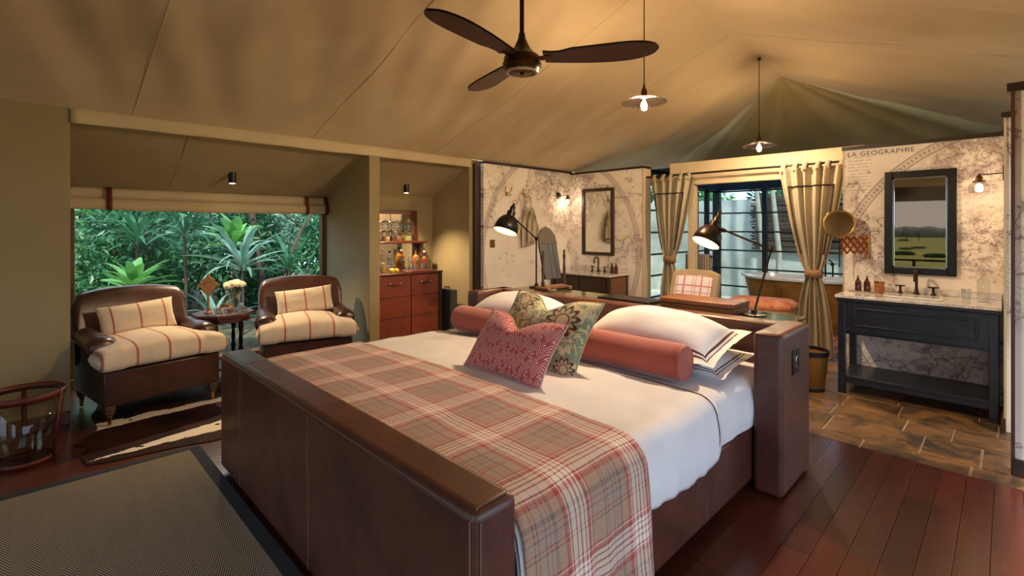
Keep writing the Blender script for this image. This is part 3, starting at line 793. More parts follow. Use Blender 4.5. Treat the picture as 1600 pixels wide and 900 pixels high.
# ================================================================== desk behind the headboard
dk = thing('desk', 'long leather desk with green marble top behind the headboard', 'desk', (-2.25, 3.75, 0))
ob('body', MB().box(-3.5, -1.0, 3.47, 3.79, .08, .865), M['leather'], dk, bevel=.01, world=True)
ob('top', MB().box(-3.56, -.98, 3.462, 3.84, .865, .885), M['marble_green'], dk, bevel=.004, world=True)
bx_ = thing('leather_box', 'flat brown leather box on the desk beside the black lamp', 'box', (-1.6, 3.64, .885))
ob('base', MB().box(-1.9, -1.34, 3.5, 3.78, .885, .928), M['leather_tan'], bx_, bevel=.006, world=True)
ob('lid', MB().box(-1.905, -1.335, 3.495, 3.785, .93, .965), M['leather_tan'], bx_, bevel=.006, world=True)
tag(ob('writing_tray', MB().box(-2.48, -1.99, 3.48, 3.72, .885, .912), M['black'], None, bevel=.005), 'slim black slab lying on the desk behind the headboard', 'tray')
# dressing mirror, seen from its back
dm = thing('dressing_mirror', 'tilting dressing-table mirror on a carved stand, back turned to the bed', 'mirror', (-3.17, 3.72, .885), R(82))
pl = [(-.105, .05), (.105, .05), (.115, .38), (.105, .47), (.06, .535), (0, .56), (-.06, .535), (-.105, .47), (-.115, .38)]
Mt = Matrix.Translation((0, 0, .06)) @ Matrix.Rotation(R(-14), 4, 'X')
ob('backboard', MB(Mt).prism(pl, -.012, .012, 'y'), std('grey_board', (66, 68, 72), .6), dm, bevel=.003)
ob('crest', MB(Mt).prism([(-.12, .40), (.12, .40), (.11, .49), (.065, .555), (0, .585), (-.065, .555), (-.11, .49)], -.016, .004, 'y'), std('crest_wood', (70, 60, 46), .6), dm, bevel=.004)
for x in (-.012, .05): ob('board_joint', MB(Mt).box(x, x + .003, -.0145, -.011, .06, .40), M['black'], dm)
for s in (-1, 1):
    ob('post', MB().lathe([(.012, 0), (.02, .03), (.012, .06), (.016, .16), (.01, .24), (.016, .29), (.008, .33), (.014, .345), (.002, .36)], 12, (s * .14, 0, .04)), M['dark_wood'], dm)
    ob('foot', MB().box(s * .14 - .02, s * .14 + .02, -.1, .1, 0, .04), M['oak_panel'], dm, bevel=.012)
ob('stretcher', MB().box(-.14, .14, -.04, .04, .012, .05), M['oak_panel'], dm, bevel=.01)
# desk lamps
def desk_lamp(label, base, joint, head, aim, mat, S=1.0):
    t = thing('desk_lamp', label, 'lamp', base)
    B, J, H_ = Vector(base), Vector(joint), Vector(head)
    ob('base', MB().lathe([(.075, 0), (.075, .012), (.02, .02), (.014, .04)], 24, tuple(B)), mat, t, world=True)
    ob('stem', MB().tube([B + Vector((0, 0, .02)), J], .0075, 8), mat, t, world=True)
    ob('ball', MB().ball(tuple(B + Vector((0, 0, .03))), .02, n=8), mat, t, world=True)
    ob('joint', MB().ball(tuple(J), .019, n=8), mat, t, world=True)
    ob('arm', MB().tube([J, H_], .0075, 8), mat, t, world=True)
    ob('clamp', MB().tube([H_, H_ - (H_ - J).normalized() * .09], .013, 10), mat, t, world=True)
    a = Vector(aim).normalized()
    Q = Matrix.Translation(H_) @ a.to_track_quat('-Z', 'Y').to_matrix().to_4x4() @ Matrix.Scale(S, 4)
    prof = [(.022, .035), (.034, .03), (.034, -.01), (.06, -.025), (.085, -.06), (.098, -.105), (.102, -.15)]
    s_ = ob('shade', MB(Q).lathe(prof, 32, cap=False), mat, t, world=True, solid=.003)
    ob('lining', MB(Q).lathe([(.001, -.012), (.056, -.029), (.081, -.063), (.094, -.106), (.0985, -.148)], 32, cap=False), M['shade_in'], t, world=True)
    ob('cap', MB(Q).lathe([(.022, .03), (.024, .07), (.012, .085), (.012, .1), (.003, .105)], 16), mat, t, world=True)
    rg = [Q @ Vector((0, .02 * math.cos(k * PI / 6), .115 + .02 * math.sin(k * PI / 6))) for k in range(12)]
    ob('ring', MB().tube(rg, .003, 6, closed=True), M['brass'], t, world=True)
    ob('bulb', MB(Q).ball((0, 0, -.075), .026, n=8), M['bulb_small'], t, world=True)
    lp = Q @ Vector((0, 0, -.115))
    L = point('lamp_light', tuple(lp - B), 9.0, (1, .66, .32), .03, t)
    return t
desk_lamp('black reading lamp with domed shade in front of the hanging towels', (-3.418, 3.735, .885), (-3.386, 3.70, 1.389), (-3.78, 3.72, 1.64), (-.03, -.42, -1), M['black'], 1.3)
desk_lamp('bronze reading lamp leaning over the desk at the right end', (-1.25, 3.62, .885), (-1.164, 3.70, 1.348), (-1.56, 3.68, 1.515), (-.25, -.53, -1), M['dark_bronze'])
# desk chair
dc = thing('desk_chair', 'linen desk chair with a red and white plaid inset back', 'chair', (-2.12, 4.42, 0))
def backf(d):
    def fn(u, v):
        x = (u - .5) * .49 * (1 - .04 * v); z = .46 + .63 * v + (-.03 * (2 * u - 1) ** 4 * v)
        return (x, .06 * (2 * u - 1) ** 2 * -1 + .14 * v * v + d, z)
    return fn
bkm = MB().grid(backf(.10), 12, 12); ob('backrest', bkm, M['linen_tan'], dc, solid=.07, bevel=.02, ang=60)
ob('inset', MB().grid(lambda u, v: (lambda p: (p[0], p[1] - .039, p[2]))(backf(.10)(.12 + .76 * u, .06 + .86 * v)), 12, 12), M['chair_plaid'], dc, solid=.006, ang=60)
ob('seat', MB().box(-.25, .25, -.36, .14, .38, .48), M['linen_tan'], dc, bevel=.03, seg=4)
for x in (-.21, .21):
    for y in (-.32, .1): ob('leg', MB().cyl((x, y, 0), (x, y, .39), .018, .026), M['dark_wood'], dc)
M['leg_wood'] = std('leg_wood', (96, 66, 42), .4)
# ================================================================== sitting corner
def armchair(label, loc, rz):
    t = thing('armchair', label, 'armchair', loc, rz, 'leather armchairs in the window alcove')
    le = M['leather_chair']
    ob('seat_rail', MB().box(-.40, .37, -.405, .405, .145, .405), le, t, bevel=.014, seg=3)
    # T-shaped seat cushion
    def half(y): return 1
    def cu(u, v):
        a = v * 2 * PI; s = u                              # u: along the width, v: around the section
        y = (s - .5) * .90; e = abs(s - .5) * 2
        xb = -.26 if e < .58 else .16 if e > .66 else -.26 + (e - .58) / .08 * .42
        xf = .455; k = (1 - max(0, (e - .9) / .1) ** 2.2 * .75)
        cx = (xf + xb) / 2; hx = (xf - xb) / 2 * (1 if e < .93 else 1 - (e - .93) * 2.2)
        ca, sa = math.cos(a), math.sin(a)
        sx = math.copysign(abs(ca) ** .45, ca); sz = math.copysign(abs(sa) ** .6, sa)
        dome = .055 * math.cos(min(1, e) * PI / 2) * (1 if sa > 0 else .1)
        return (cx + hx * sx, y, .495 + (.08 + dome) * k * sz + (-.012 * e if sa > 0 else 0))
    b = MB().grid(cu, 64, 30, cv=True); b.f += [tuple(range(30))[::-1], tuple(64 * 30 + q for q in range(30))]
    cs = ob('seat_cushion', b, M['stripe_seat'], t, ang=70)
    # arms: panel with a rolled top that swells at the front
    for s in (-1, 1):
        ob('arm_panel', MB().box(-.38, .17, s * .345 - .055, s * .345 + .055, .38, .56), le, t, bevel=.02, seg=3)
        def ar(u, v):
            a = v * 2 * PI; x = -.40 + .63 * u; r = .080 + .018 * u ** 2
            e = max(0, (u - .9) / .1); r *= math.sqrt(max(.02, 1 - e * e * .55)); dz = -.03 * u * u
            return (x, s * (.355 + .012 * u) + r * math.cos(a), .592 + dz + r * .86 * math.sin(a))
        b = MB().grid(ar, 30, 20, cv=True); b.f += [tuple(range(20))[::-1], tuple(30 * 20 + q for q in range(20))]
        am = ob('arm_roll', b, le, t, ang=60)
        ob('seam', MB().tube([(.165, s * .364 + .0945 * math.cos(q), .575 + .083 * math.sin(q)) for q in [2 * PI * i / 20 for i in range(20)]], .003, 5, closed=True), M['leather_chair'], am)
    # backrest: arched, leaning, softly padded
    def bk_(u, v):
        y = (u - .5) * .84; e = abs(u - .5) * 2; a = v * 2 * PI
        top = .965 - .055 * e ** 2.6 - (.10 * max(0, (e - .86) / .14) ** 2); mid = (.36 + top) / 2; hh = (top - .36) / 2
        sa, ca = math.sin(a), math.cos(a)
        zz = mid + hh * math.copysign(abs(sa) ** .38, sa); tt = (.082 if e < .93 else .082 * math.sqrt(max(.05, 1 - ((e - .93) / .07) ** 2 * .9)))
        lean_ = -.16 * max(0, (zz - .36) / .6) ** 1.2 + .05 * e * e
        return (-.34 + lean_ + tt * math.copysign(abs(ca) ** .7, ca), y, zz)
    b = MB().grid(bk_, 40, 32, cv=True); b.f += [tuple(range(32))[::-1], tuple(40 * 32 + q for q in range(32))]
    ob('backrest', b, le, t, ang=65)
    for x in (.34, -.36):
        for y in (-.36, .36):
            lg = ob('leg', MB().lathe([(.016, .05), (.020, .075), (.036, .095), (.028, .105), (.040, .118), (.038, .15)], 16, (x, y, 0)), M['leg_wood'], t)
            ob('castor', MB().lathe([(.011, 0), (.015, .008), (.013, .025), (.018, .06)], 12, (x, y, 0)), M['brass'], lg)
    return t
def lumbar(loc, rz, roll, label, parent_rz):
    o = pillow('lumbar_cushion', .56, .27, .15, M['stripe_pillow'], loc, R(-18), rz, label, 'cushion', seed=loc[1], roll=roll)
    return o
A1 = ((-5.16, .745, .010), R(9.5)); A2 = ((-5.066, 2.03, .010), R(-16))
armchair('dark brown leather armchair with a striped seat, nearest the canvas wall', *A1)
armchair('dark brown leather armchair with a striped seat, beside the minibar partition', *A2)
def at(A, x, y, z):
    (l, r) = A; return (l[0] + x * math.cos(r) - y * math.sin(r), l[1] + x * math.sin(r) + y * math.cos(r), z)
lumbar(at(A1, -.19, -.02, .72), A1[1] + R(90), R(-4), 'striped oblong cushion leaning in the armchair nearest the canvas wall', 0)
lumbar(at(A2, -.19, .02, .73), A2[1] + R(90), R(-5), 'striped oblong cushion leaning in the armchair beside the partition', 0)

tb = thing('side_table', 'octagonal mahogany side table with turned legs between the armchairs', 'table', (-5.36, 1.36, 0))
oc = [(.27 * math.cos(PI / 8 + k * PI / 4), .27 * math.sin(PI / 8 + k * PI / 4)) for k in range(8)]
ob('tabletop', MB().prism(oc, .655, .685), M['mahogany'], tb, bevel=.006)
ob('apron', MB().prism([(x * .84, y * .84) for x, y in oc], .60, .655), M['mahogany'], tb, bevel=.004)
for k in range(4):
    a = PI / 4 + k * PI / 2; c = (.17 * math.cos(a), .17 * math.sin(a), 0)
    ob('leg', MB().lathe([(.014, 0), (.02, .03), (.013, .06), (.022, .12), (.014, .16), (.018, .3), (.024, .33), (.014, .36), (.02, .42), (.013, .48), (.022, .54), (.022, .605)], 14, c), M['black'], tb)
ob('lower_shelf', MB().prism([(x * .72, y * .72) for x, y in oc], .16, .18), M['mahogany'], tb, bevel=.004)
TZ = .685
ty = thing('gallery_tray', 'round silver gallery tray on the octagonal side table', 'tray', (-5.32, 1.42, TZ))
ob('plate', MB().lathe([(.001, .002), (.135, .002), (.135, .006), (.001, .008)], 32), M['chrome'], ty)
for k in range(28):
    a = 2 * PI * k / 28; ob('baluster', MB().cyl((.13 * math.cos(a), .13 * math.sin(a), .006), (.13 * math.cos(a), .13 * math.sin(a), .03), .0028, n=6), M['chrome'], ty)
ob('rail', MB().tube([(.13 * math.cos(2 * PI * k / 32), .13 * math.sin(2 * PI * k / 32), .032) for k in range(32)], .004, 6, closed=True), M['brass'], ty)
dcn = thing('decanter', 'stoppered glass decanter of golden spirit on the silver tray', 'decanter', (-5.295, 1.375, TZ + .008))
ob('body', MB().lathe([(.058, 0), (.066, .02), (.064, .05), (.045, .1), (.018, .135), (.013, .19), (.018, .198)], 28), M['glass'], dcn)
ob('liquid', MB().lathe([(.055, .004), (.062, .02), (.060, .05), (.052, .075)], 28), M['whisky'], dcn)
ob('stopper', MB().ball((0, 0, .225), .022, n=8).cyl((0, 0, .19), (0, 0, .21), .01, n=10), M['glass'], dcn)
vs_ = thing('flower_vase', 'glass vase of cream roses on the side table', 'vase', (-5.375, 1.47, TZ + .008))
ob('vase', MB().lathe([(.03, 0), (.036, .03), (.05, .15), (.055, .17)], 24, cap=False), M['glass'], vs_)
for k in range(11):
    a = k * 2.4; r = .085 * math.sqrt(k / 11); p = (r * math.cos(a), r * math.sin(a), .235 + .03 * (1 - k / 11) + random.uniform(-.006, .006))
    ob('stem', MB().tube([(p[0] * .25, p[1] * .25, .02), (p[0] * .5, p[1] * .5, .14), p], .003, 5), M['stem'], vs_)
    b = MB()
    for q in range(3):
        for j in range(5):
            an = j * 2 * PI / 5 + q * .6; rr = .012 + .008 * q
            b.ball((p[0] + rr * math.cos(an), p[1] + rr * math.sin(an), p[2] + .012 - .007 * q), .017, n=5)
    b.ball((p[0], p[1], p[2] + .014), .014, n=5)
    ob('rose', b, M['flower'], vs_, ang=80)
for k in range(9):
    a = k * 2.1; ob('leaf', MB().add([(.03 * math.cos(a), .03 * math.sin(a), .14), (.07 * math.cos(a + .25), .07 * math.sin(a + .25), .18), (.085 * math.cos(a), .085 * math.sin(a), .2), (.07 * math.cos(a - .25), .07 * math.sin(a - .25), .18)], [(0, 1, 2, 3)]), M['leaf_mid'], vs_)
cx_ = thing('carved_cross', 'carved wooden processional cross on a stand beside the decanter', 'ornament', (-5.37, 1.235, TZ), R(-20))
ob('stand', MB().lathe([(.035, 0), (.035, .012), (.012, .02), (.01, .16), (.014, .17), (.01, .2)], 16), M['cross_wood'], cx_)
dia = [(0, .385), (.018, .345), (.055, .315), (.05, .30), (.095, .27), (.05, .235), (.055, .22), (.018, .19), (-.018, .19), (-.055, .22), (-.05, .235), (-.095, .27), (-.05, .30), (-.055, .315), (-.018, .345)]
Mc = Matrix.Rotation(R(90), 4, 'Z')
ob('cross', MB(Mc).prism(dia, -.008, .008, 'y'), M['cross_wood'], cx_, bevel=.003)
ob('boss', MB(Mc).prism([(0, .32), (.045, .27), (0, .22), (-.045, .27)], -.013, .013, 'y'), M['cross_wood'], cx_, bevel=.003)
for (x, y), lb in (((-5.20, 1.24), 'small cut-glass tumbler at the left edge of the side table'), ((-5.14, 1.31), 'small cut-glass tumbler at the front edge of the side table'), ((-5.30, 1.50), 'small cut-glass tumbler on the tray in front of the vase')):
    z = TZ if y < 1.4 else TZ + .008
    g_ = ob('tumbler', MB().lathe([(.024, 0), (.03, .07), (.027, .07), (.021, .008), (.001, .008)], 16, cap=False), M['glass'], None)
    place(g_, (x, y, z)); tag(g_, lb, 'glass', 'tumblers on the side table')

# ---- floor coverings
rug = thing('sisal_rug', 'herringbone sisal rug with charcoal border at the foot of the bed', 'rug', (-2.0, -.1, 0))
rx0, rx1, ry0, ry1 = -3.925, -.3, -1.5, .845
ob('field', MB().box(rx0 + .06, rx1 - .06, ry0 + .06, ry1 - .06, 0.0005, .011), M['sisal'], rug, world=True)
bd = MB()
for q in ((rx0, rx0 + .065, ry0, ry1), (rx1 - .065, rx1, ry0, ry1)): bd.box(*q, 0.0005, .0125)
for q in ((ry0, ry0 + .065), (ry1 - .065, ry1)): bd.box(rx0 + .065, rx1 - .065, *q, 0.0005, .0125)
ob('border', bd, M['rug_border'], rug, bevel=.003, world=True)
hp = []
ctl = [(-4.09, .26), (-4.02, .5), (-3.96, .85), (-3.92, 1.0), (-3.9, 1.4), (-4.05, 1.75), (-4.3, 1.65), (-4.7, 1.75), (-5.2, 1.85), (-5.6, 1.75), (-5.55, 1.3), (-5.75, .9), (-5.5, .45), (-5.1, .36), (-4.72, .38), (-4.5, .22), (-4.42, .3), (-4.25, .27)]
for i in range(len(ctl)):
    a, b_ = Vector(ctl[i]), Vector(ctl[(i + 1) % len(ctl)])
    for q in range(7):
        t = q / 7; p = a.lerp(b_, t); hp.append((p.x + .03 * nz(p.x * 5, p.y * 5, 2), p.y + .03 * nz(p.x * 5, p.y * 5, 6)))
hd = ob('cowhide', MB().prism(hp, 0.0005, .0075), M['hide'], None)
tag(hd, 'dark brown and white cowhide spread under the armchairs', 'rug')
# ---- glass waste basket by the canvas wall
gb = thing('glass_basket', 'tapered clear glass basket with a red leather rim by the canvas wall', 'basket', (-4.46, -.01, 0))
EX = (1.0, 1.0)
ob('vessel', MB().lathe([(.001, .012), (.145, .012), (.15, .02), (.195, .43)], 40, cap=False), M['smoke_glass'], gb, solid=.006)
ob('rim_band', MB().lathe([(.199, .405), (.203, .45)], 40, cap=False), M['strap'], gb, solid=.006)
ob('base_band', MB().lathe([(.153, .0), (.156, .03)], 40, cap=False), M['strap'], gb, solid=.006)
for a in (R(-60), R(60), R(180)):
    c, s = math.cos(a), math.sin(a); tx, ty_ = -s * .014, c * .014
    ob('strap', MB().add([(.158 * c + tx, .158 * s + ty_, .01), (.158 * c - tx, .158 * s - ty_, .01), (.205 * c - tx, .205 * s - ty_, .44), (.205 * c + tx, .205 * s + ty_, .44)], [(0, 1, 2, 3)]), M['strap'], gb, solid=.004)
    ob('buckle', MB(Matrix.Translation((.208 * c, .208 * s, .435)) @ Matrix.Rotation(a, 4, 'Z')).box(-.006, .006, -.014, .014, -.012, .012), M['chrome'], gb, bevel=.002)

# ================================================================== minibar
mb_ = thing('minibar_cabinet', 'chestnut leather minibar cabinet with two doors and brass handles', 'cabinet', (-5.6, 3.5, 0))
ob('carcass', MB().box(-5.97, -5.42, 2.9, 4.0, .0, .90), M['leather_red'], mb_, bevel=.008, world=True)
ob('top', MB().box(-5.98, -5.39, 2.89, 4.02, .90, .925), M['mahogany'], mb_, bevel=.005, world=True)
ob('plinth', MB().box(-5.42, -5.395, 2.9, 4.0, .0, .10), M['leather_red'], mb_, bevel=.004, world=True)
for k, (a, b_) in enumerate(((2.915, 3.515), (3.525, 3.945))):
    d = ob('door', MB().box(-5.42, -5.395, a, b_, .115, .885), M['leather_red'], mb_, bevel=.005, world=True)
    for z in (.37, .63): ob('panel_joint', MB().box(-5.396, -5.393, a + .004, b_ - .004, z - .004, z + .004), M['dark_trim'], d, world=True)
    yc = (a + b_) / 2 + (.06 if k == 0 else 0)
    hnd = ob('handle', MB().tube([(-5.392, yc - .075, .80), (-5.365, yc - .06, .795), (-5.36, yc, .785), (-5.365, yc + .06, .795), (-5.392, yc + .075, .80)], .009, 8), M['strap'], d, world=True)
    for s in (-1, 1): ob('handle_mount', MB().ball((-5.382, yc + s * .07, .80), .021, n=8), M['chrome'], d, world=True)
ob('corner_edge', MB().box(-5.425, -5.388, 3.95, 4.005, 0, .90), M['dark_trim'], mb_, bevel=.006, world=True)
sb = thing('slim_case', 'slim dark grey case standing between the minibar and the wall', 'case', (-5.5, 4.13, 0))
ob('case', MB().box(-5.6, -5.3, 4.07, 4.2, 0.0, .66), std('grey_case', (62, 66, 62), .6), sb, bevel=.02, world=True)
ob('case_handle', MB().tube([(-5.5, 4.135, .655), (-5.5, 4.135, .685), (-5.4, 4.135, .685), (-5.4, 4.135, .655)], .008, 6), M['black'], sb, world=True)
ms = thing('bar_mirror', 'wood-framed bar mirror with a shelf above the minibar', 'mirror', (-5.99, 3.4, 1.3))
ob('mirror_pane', MB().box(-5.998, -5.992, 2.9, 3.94, .93, 1.70), M['mirror'], ms, world=True)
ob('frame_top', MB().box(-6.0, -5.965, 2.88, 3.99, 1.69, 1.745), M['mahogany'], ms, bevel=.005, world=True)
ob('frame_side', MB().box(-6.0, -5.965, 3.935, 3.99, .93, 1.69), M['mahogany'], ms, bevel=.005, world=True)
ob('frame_corner', MB().prism([(3.94, 1.695), (3.84, 1.695), (3.88, 1.665), (3.91, 1.635), (3.94, 1.59)], -6.0, -5.968, 'x'), M['mahogany'], ms, world=True)
ob('shelf', MB().box(-6.0, -5.83, 2.88, 4.07, 1.285, 1.315), M['mahogany'], ms, bevel=.004, world=True)
ob('bracket', MB().prism([(-5.99, 1.285), (-5.85, 1.285), (-5.97, 1.13), (-5.99, 1.13)], 3.99, 4.03, 'y'), M['mahogany'], ms, world=True)
def jar(x, y, z, r, h, fill, label, grp, lid=True):
    t = thing('jar', label, 'jar', (x, y, z), 0, grp)
    ob('glass_body', MB().lathe([(r * .96, 0), (r, .01), (r, h * .86), (r * .9, h)], 20), M['glass'], t)
    if fill: ob('contents', MB().lathe([(r * .88, .006), (r * .9, h * .55)], 20), fill, t)
    if lid: ob('lid', MB().lathe([(r * .92, h), (r * .98, h + .008), (r * .6, h + .022), (.012, h + .026), (.012, h + .04), (.002, h + .042)], 20), M['chrome'], t)
    return t
nuts = std('nuts', (176, 112, 60), .8, c2=(120, 70, 40), vs=60); crack = std('crackers', (206, 170, 110), .8, c2=(160, 112, 60), vs=60); herb = std('herb_tea', (168, 160, 84), .8, vs=60)
for i, (y, f, nm) in enumerate(((3.44, crack, 'crackers'), (3.62, nuts, 'nuts'), (3.80, herb, 'pale green snacks'))):
    jar(-5.90, y, 1.315, .06, .125, f, 'lidded glass jar of %s on the bar shelf' % nm, 'snack jars on the bar shelf')
    jar(-5.90, y, 1.315 + .167, .052, .09, None, 'empty lidded jar stacked on the jar of %s' % nm, 'snack jars on the bar shelf')
def bottle(name, loc, r, h, mat, label, cat='bottle', grp=None, neck=.3, cap=None, liquid=None):
    t = thing(name, label, cat, loc, 0, grp)
    ob('bottle_body', MB().lathe([(r * .9, 0), (r, .008), (r, h * (1 - neck - .15)), (r * .8, h * (1 - neck - .06)), (r * .34, h * (1 - neck)), (r * .3, h * .97), (r * .36, h)], 20), mat, t)
    if liquid: ob('liquid', MB().lathe([(r * .86, .006), (r * .9, h * .42)], 18), liquid, t)
    if cap: ob('cap', MB().lathe([(r * .4, h * .93), (r * .42, h * 1.02), (r * .3, h * 1.03)], 14), cap, t)
    return t
BZ = .925
bottle('spirit_bottle', (-5.72, 3.16, BZ), .038, .30, M['glass'], 'tall clear bottle nearest the partition on the minibar', grp='bottles on the minibar', cap=M['chrome'])
bottle('spirit_bottle', (-5.62, 3.24, BZ), .034, .29, M['glass'], 'tall clear bottle with pale wine, second from the partition', grp='bottles on the minibar', cap=M['brass'], liquid=std('pale_wine', (208, 190, 110), .2))
bottle('spirit_bottle', (-5.66, 3.36, BZ), .036, .27, M['glass'], 'clear bottle standing behind the lemons', grp='bottles on the minibar', cap=M['black'])
bottle('spirit_bottle', (-5.78, 3.84, BZ), .045, .29, M['whisky'], 'golden whisky bottle at the back right of the minibar', grp='bottles on the minibar', cap=M['black'])
bottle('spirit_bottle', (-5.70, 3.93, BZ), .042, .25, M['amber2'], 'amber brandy bottle at the right end of the minibar', grp='bottles on the minibar', cap=M['porcelain'])
for k, (x, y) in enumerate(((-5.47, 3.27), (-5.46, 3.345), (-5.52, 3.31))):
    o = ob('lemon', MB().ball((0, 0, 0), .030, 1, 1.25, 1, 8), M['lemon'], None, ang=80); place(o, (x, y, BZ + .030 + .0), (0, 0, k * .8))
    tag(o, ('yellow lemon at the front left of the minibar', 'yellow lemon at the front right of the trio on the minibar', 'yellow lemon behind the other two on the minibar')[k], 'lemon', 'lemons on the minibar')
trb = ob('bar_tray', MB().box(-5.68, -5.42, 3.46, 3.92, BZ, BZ + .012), M['mahogany'], None, bevel=.004); tag(trb, 'wooden tray of glasses on the minibar', 'tray')
names = ['back left', 'back middle', 'back right', 'front left', 'front middle', 'front right']
for k in range(6):
    x = -5.62 + (k // 3) * .12; y = 3.53 + (k % 3) * .115
    if k < 3: prof = [(.03, 0), (.03, .004), (.004, .008), (.004, .075), (.03, .10), (.036, .14), (.03, .175)]
    else: prof = [(.028, 0), (.034, .085), (.031, .085), (.025, .01), (.001, .01)]
    o = ob('glass', MB().lathe(prof, 18, cap=False), M['glass'], None); place(o, (x, y, BZ + .012))
    tag(o, ('stemmed wine glass, %s of the bar tray' if k < 3 else 'crystal tumbler, %s of the bar tray') % names[k], 'glass', 'glasses on the bar tray')
ib = thing('ice_bucket', 'cut-glass ice bucket on the bar tray', 'bucket', (-5.5, 3.87, BZ + .012)); ob('bucket', MB().lathe([(.035, 0), (.042, .09), (.039, .09), (.033, .008), (.001, .008)], 10, cap=False), M['glass'], ib, ang=20); ob('rim', MB().tube([(.042 * math.cos(q), .042 * math.sin(q), .09) for q in [2 * PI * i / 20 for i in range(20)]], .003, 6, closed=True), M['chrome'], ib)
# ---- downlights
def downlight(x, y, watts, label):
    z = EZ + K * (x - XL) - .02
    t = thing('downlight', label, 'light', (x, y, z))
    ob('mount', MB().lathe([(.04, 0), (.04, .03)], 24), M['dark_trim'], t)
    ob('can', MB().lathe([(.036, -.105), (.036, .0)], 24), M['black'], t)
    ob('lens', MB().lathe([(.028, -.108), (.028, -.104)], 20), M['downlight'], t)
    spot('downlight_lamp', (0, 0, -.12), (.22, 0, -1), watts, (1, .74, .44), 105, .7, .03, t)
downlight(-5.755, 1.545, 150, 'small black cylinder downlight on the canvas above the armchairs')
downlight(-5.744, 3.668, 210, 'small black cylinder downlight on the canvas above the minibar')
# ================================================================== wash stands, curtains, bath
def faucet(parent, x, y, z, back=1):
    ob('spout', MB().tube([(x, y, z), (x, y, z + .17)] + [(x, y - .055 + .055 * math.cos(a), z + .17 + .055 * math.sin(a)) for a in [PI * i / 10 for i in range(11)]] + [(x, y - .11, z + .13)], .011, 10), M['dark_bronze'], parent, world=True)
    ob('spout_base', MB().lathe([(.028, 0), (.028, .01), (.016, .03), (.012, .06)], 16, (x, y, z)), M['dark_bronze'], parent, world=True)
    for s in (-1, 1):
        t = ob('tap', MB().lathe([(.024, 0), (.024, .008), (.011, .03), (.009, .065), (.014, .07), (.012, .078)], 14, (x + s * .115, y, z)), M['dark_bronze'], parent, world=True)
        ob('cross_handle', MB().tube([(x + s * .115 - .035, y, z + .078), (x + s * .115 + .035, y, z + .078)], .006, 8).tube([(x + s * .115, y - .035, z + .078), (x + s * .115, y + .035, z + .078)], .006, 8), M['dark_bronze'], t, world=True)
v2 = thing('washstand', 'navy-black washstand with open lower shelf against the map wall', 'washstand', (-.57, 5.54, 0))
x0, x1, y0, y1 = -1.1, -.045, 5.27, 5.79
for x in (x0 + .005, x1 - .06):
    for y in (y0 + .005, y1 - .06): ob('leg', MB().box(x, x + .055, y, y + .055, 0, .86), M['navy_wood'], v2, bevel=.004, world=True)
dr = ob('drawer', MB().box(x0 + .04, x1 - .04, y0 + .012, y0 + .035, .56, .84), M['navy_wood'], v2, bevel=.003, world=True)
fr = MB()
for q in ((x0 + .12, x1 - .12, .765, .785), (x0 + .12, x1 - .12, .615, .635), (x0 + .12, x0 + .138, .635, .765), (x1 - .138, x1 - .12, .635, .765)): fr.box(q[0], q[1], y0 + .002, y0 + .014, q[2], q[3])
ob('moulding', fr, M['navy_wood'], dr, bevel=.004, world=True)
ob('apron', MB().box(x0 + .03, x1 - .03, y0 + .035, y1 - .02, .54, .855), M['navy_wood'], v2, world=True)
ob('cornice', MB().box(x0 - .005, x1 + .005, y0 - .008, y1, .835, .865), M['navy_wood'], v2, bevel=.008, world=True)
ob('shelf', MB().box(x0 + .02, x1 - .02, y0 + .01, y1 - .01, .135, .165), M['navy_wood'], v2, bevel=.004, world=True)
ob('rail', MB().box(x0 + .04, x1 - .04, y0 + .015, y0 + .035, .095, .135), M['navy_wood'], v2, world=True)
ob('marble_top', MB().box(x0 - .015, x1 + .012, y0 - .02, 5.815, .865, .893), M['marble'], v2, bevel=.005, world=True)
ob('upstand', MB().box(x0, x1 + .01, 5.795, 5.818, .893, .95), M['marble'], v2, bevel=.003, world=True)
ob('basin', MB().prism([(-.76, 5.36), (-.40, 5.36), (-.38, 5.38), (-.38, 5.60), (-.40, 5.62), (-.76, 5.62), (-.78, 5.60), (-.78, 5.38)], .893, .908), M['porcelain'], v2, bevel=.008, world=True)
ob('basin_bowl_shade', MB().prism([(-.73, 5.39), (-.43, 5.39), (-.41, 5.41), (-.41, 5.57), (-.43, 5.59), (-.73, 5.59), (-.75, 5.57), (-.75, 5.41)], .907, .9095), std('basin_shadow', (196, 196, 196), .15), v2, world=True)  # flat grey sheet, the bowl's shade is put into its colour
faucet(v2, -.58, 5.70, .893)
ty2 = ob('soap_tray', MB().lathe([(.001, .0), (.11, .0), (.125, .012), (.12, .012), (.105, .005), (.001, .005)], 32, sx=1.1, sy=.55, cap=False), M['chrome'], None); place(ty2, (-.96, 5.64, .893)); tag(ty2, 'oval silver tray holding two brown bottles on the dark washstand', 'tray')
def pump(loc, h, r, label, grp):
    t = thing('pump_bottle', label, 'bottle', loc, 0, grp)
    ob('bottle_body', MB().lathe([(r * .95, 0), (r, .005), (r, h * .62), (r * .5, h * .74), (r * .4, h * .78)], 18), M['amber'], t)
    ob('pump', MB().lathe([(r * .5, h * .77), (r * .5, h * .85), (r * .18, h * .87), (r * .18, h * .96), (r * .4, h * .97), (r * .3, h)], 12).tube([(0, 0, h * .97), (0, -r * 1.3, h * .95)], r * .16, 6), M['black'], t)
pump((-1.005, 5.635, .8985), .145, .026, 'left brown pump bottle on the silver tray of the dark washstand', 'pump bottles on the dark washstand')
pump((-.935, 5.635, .8985), .145, .026, 'right brown pump bottle on the silver tray of the dark washstand', 'pump bottles on the dark washstand')
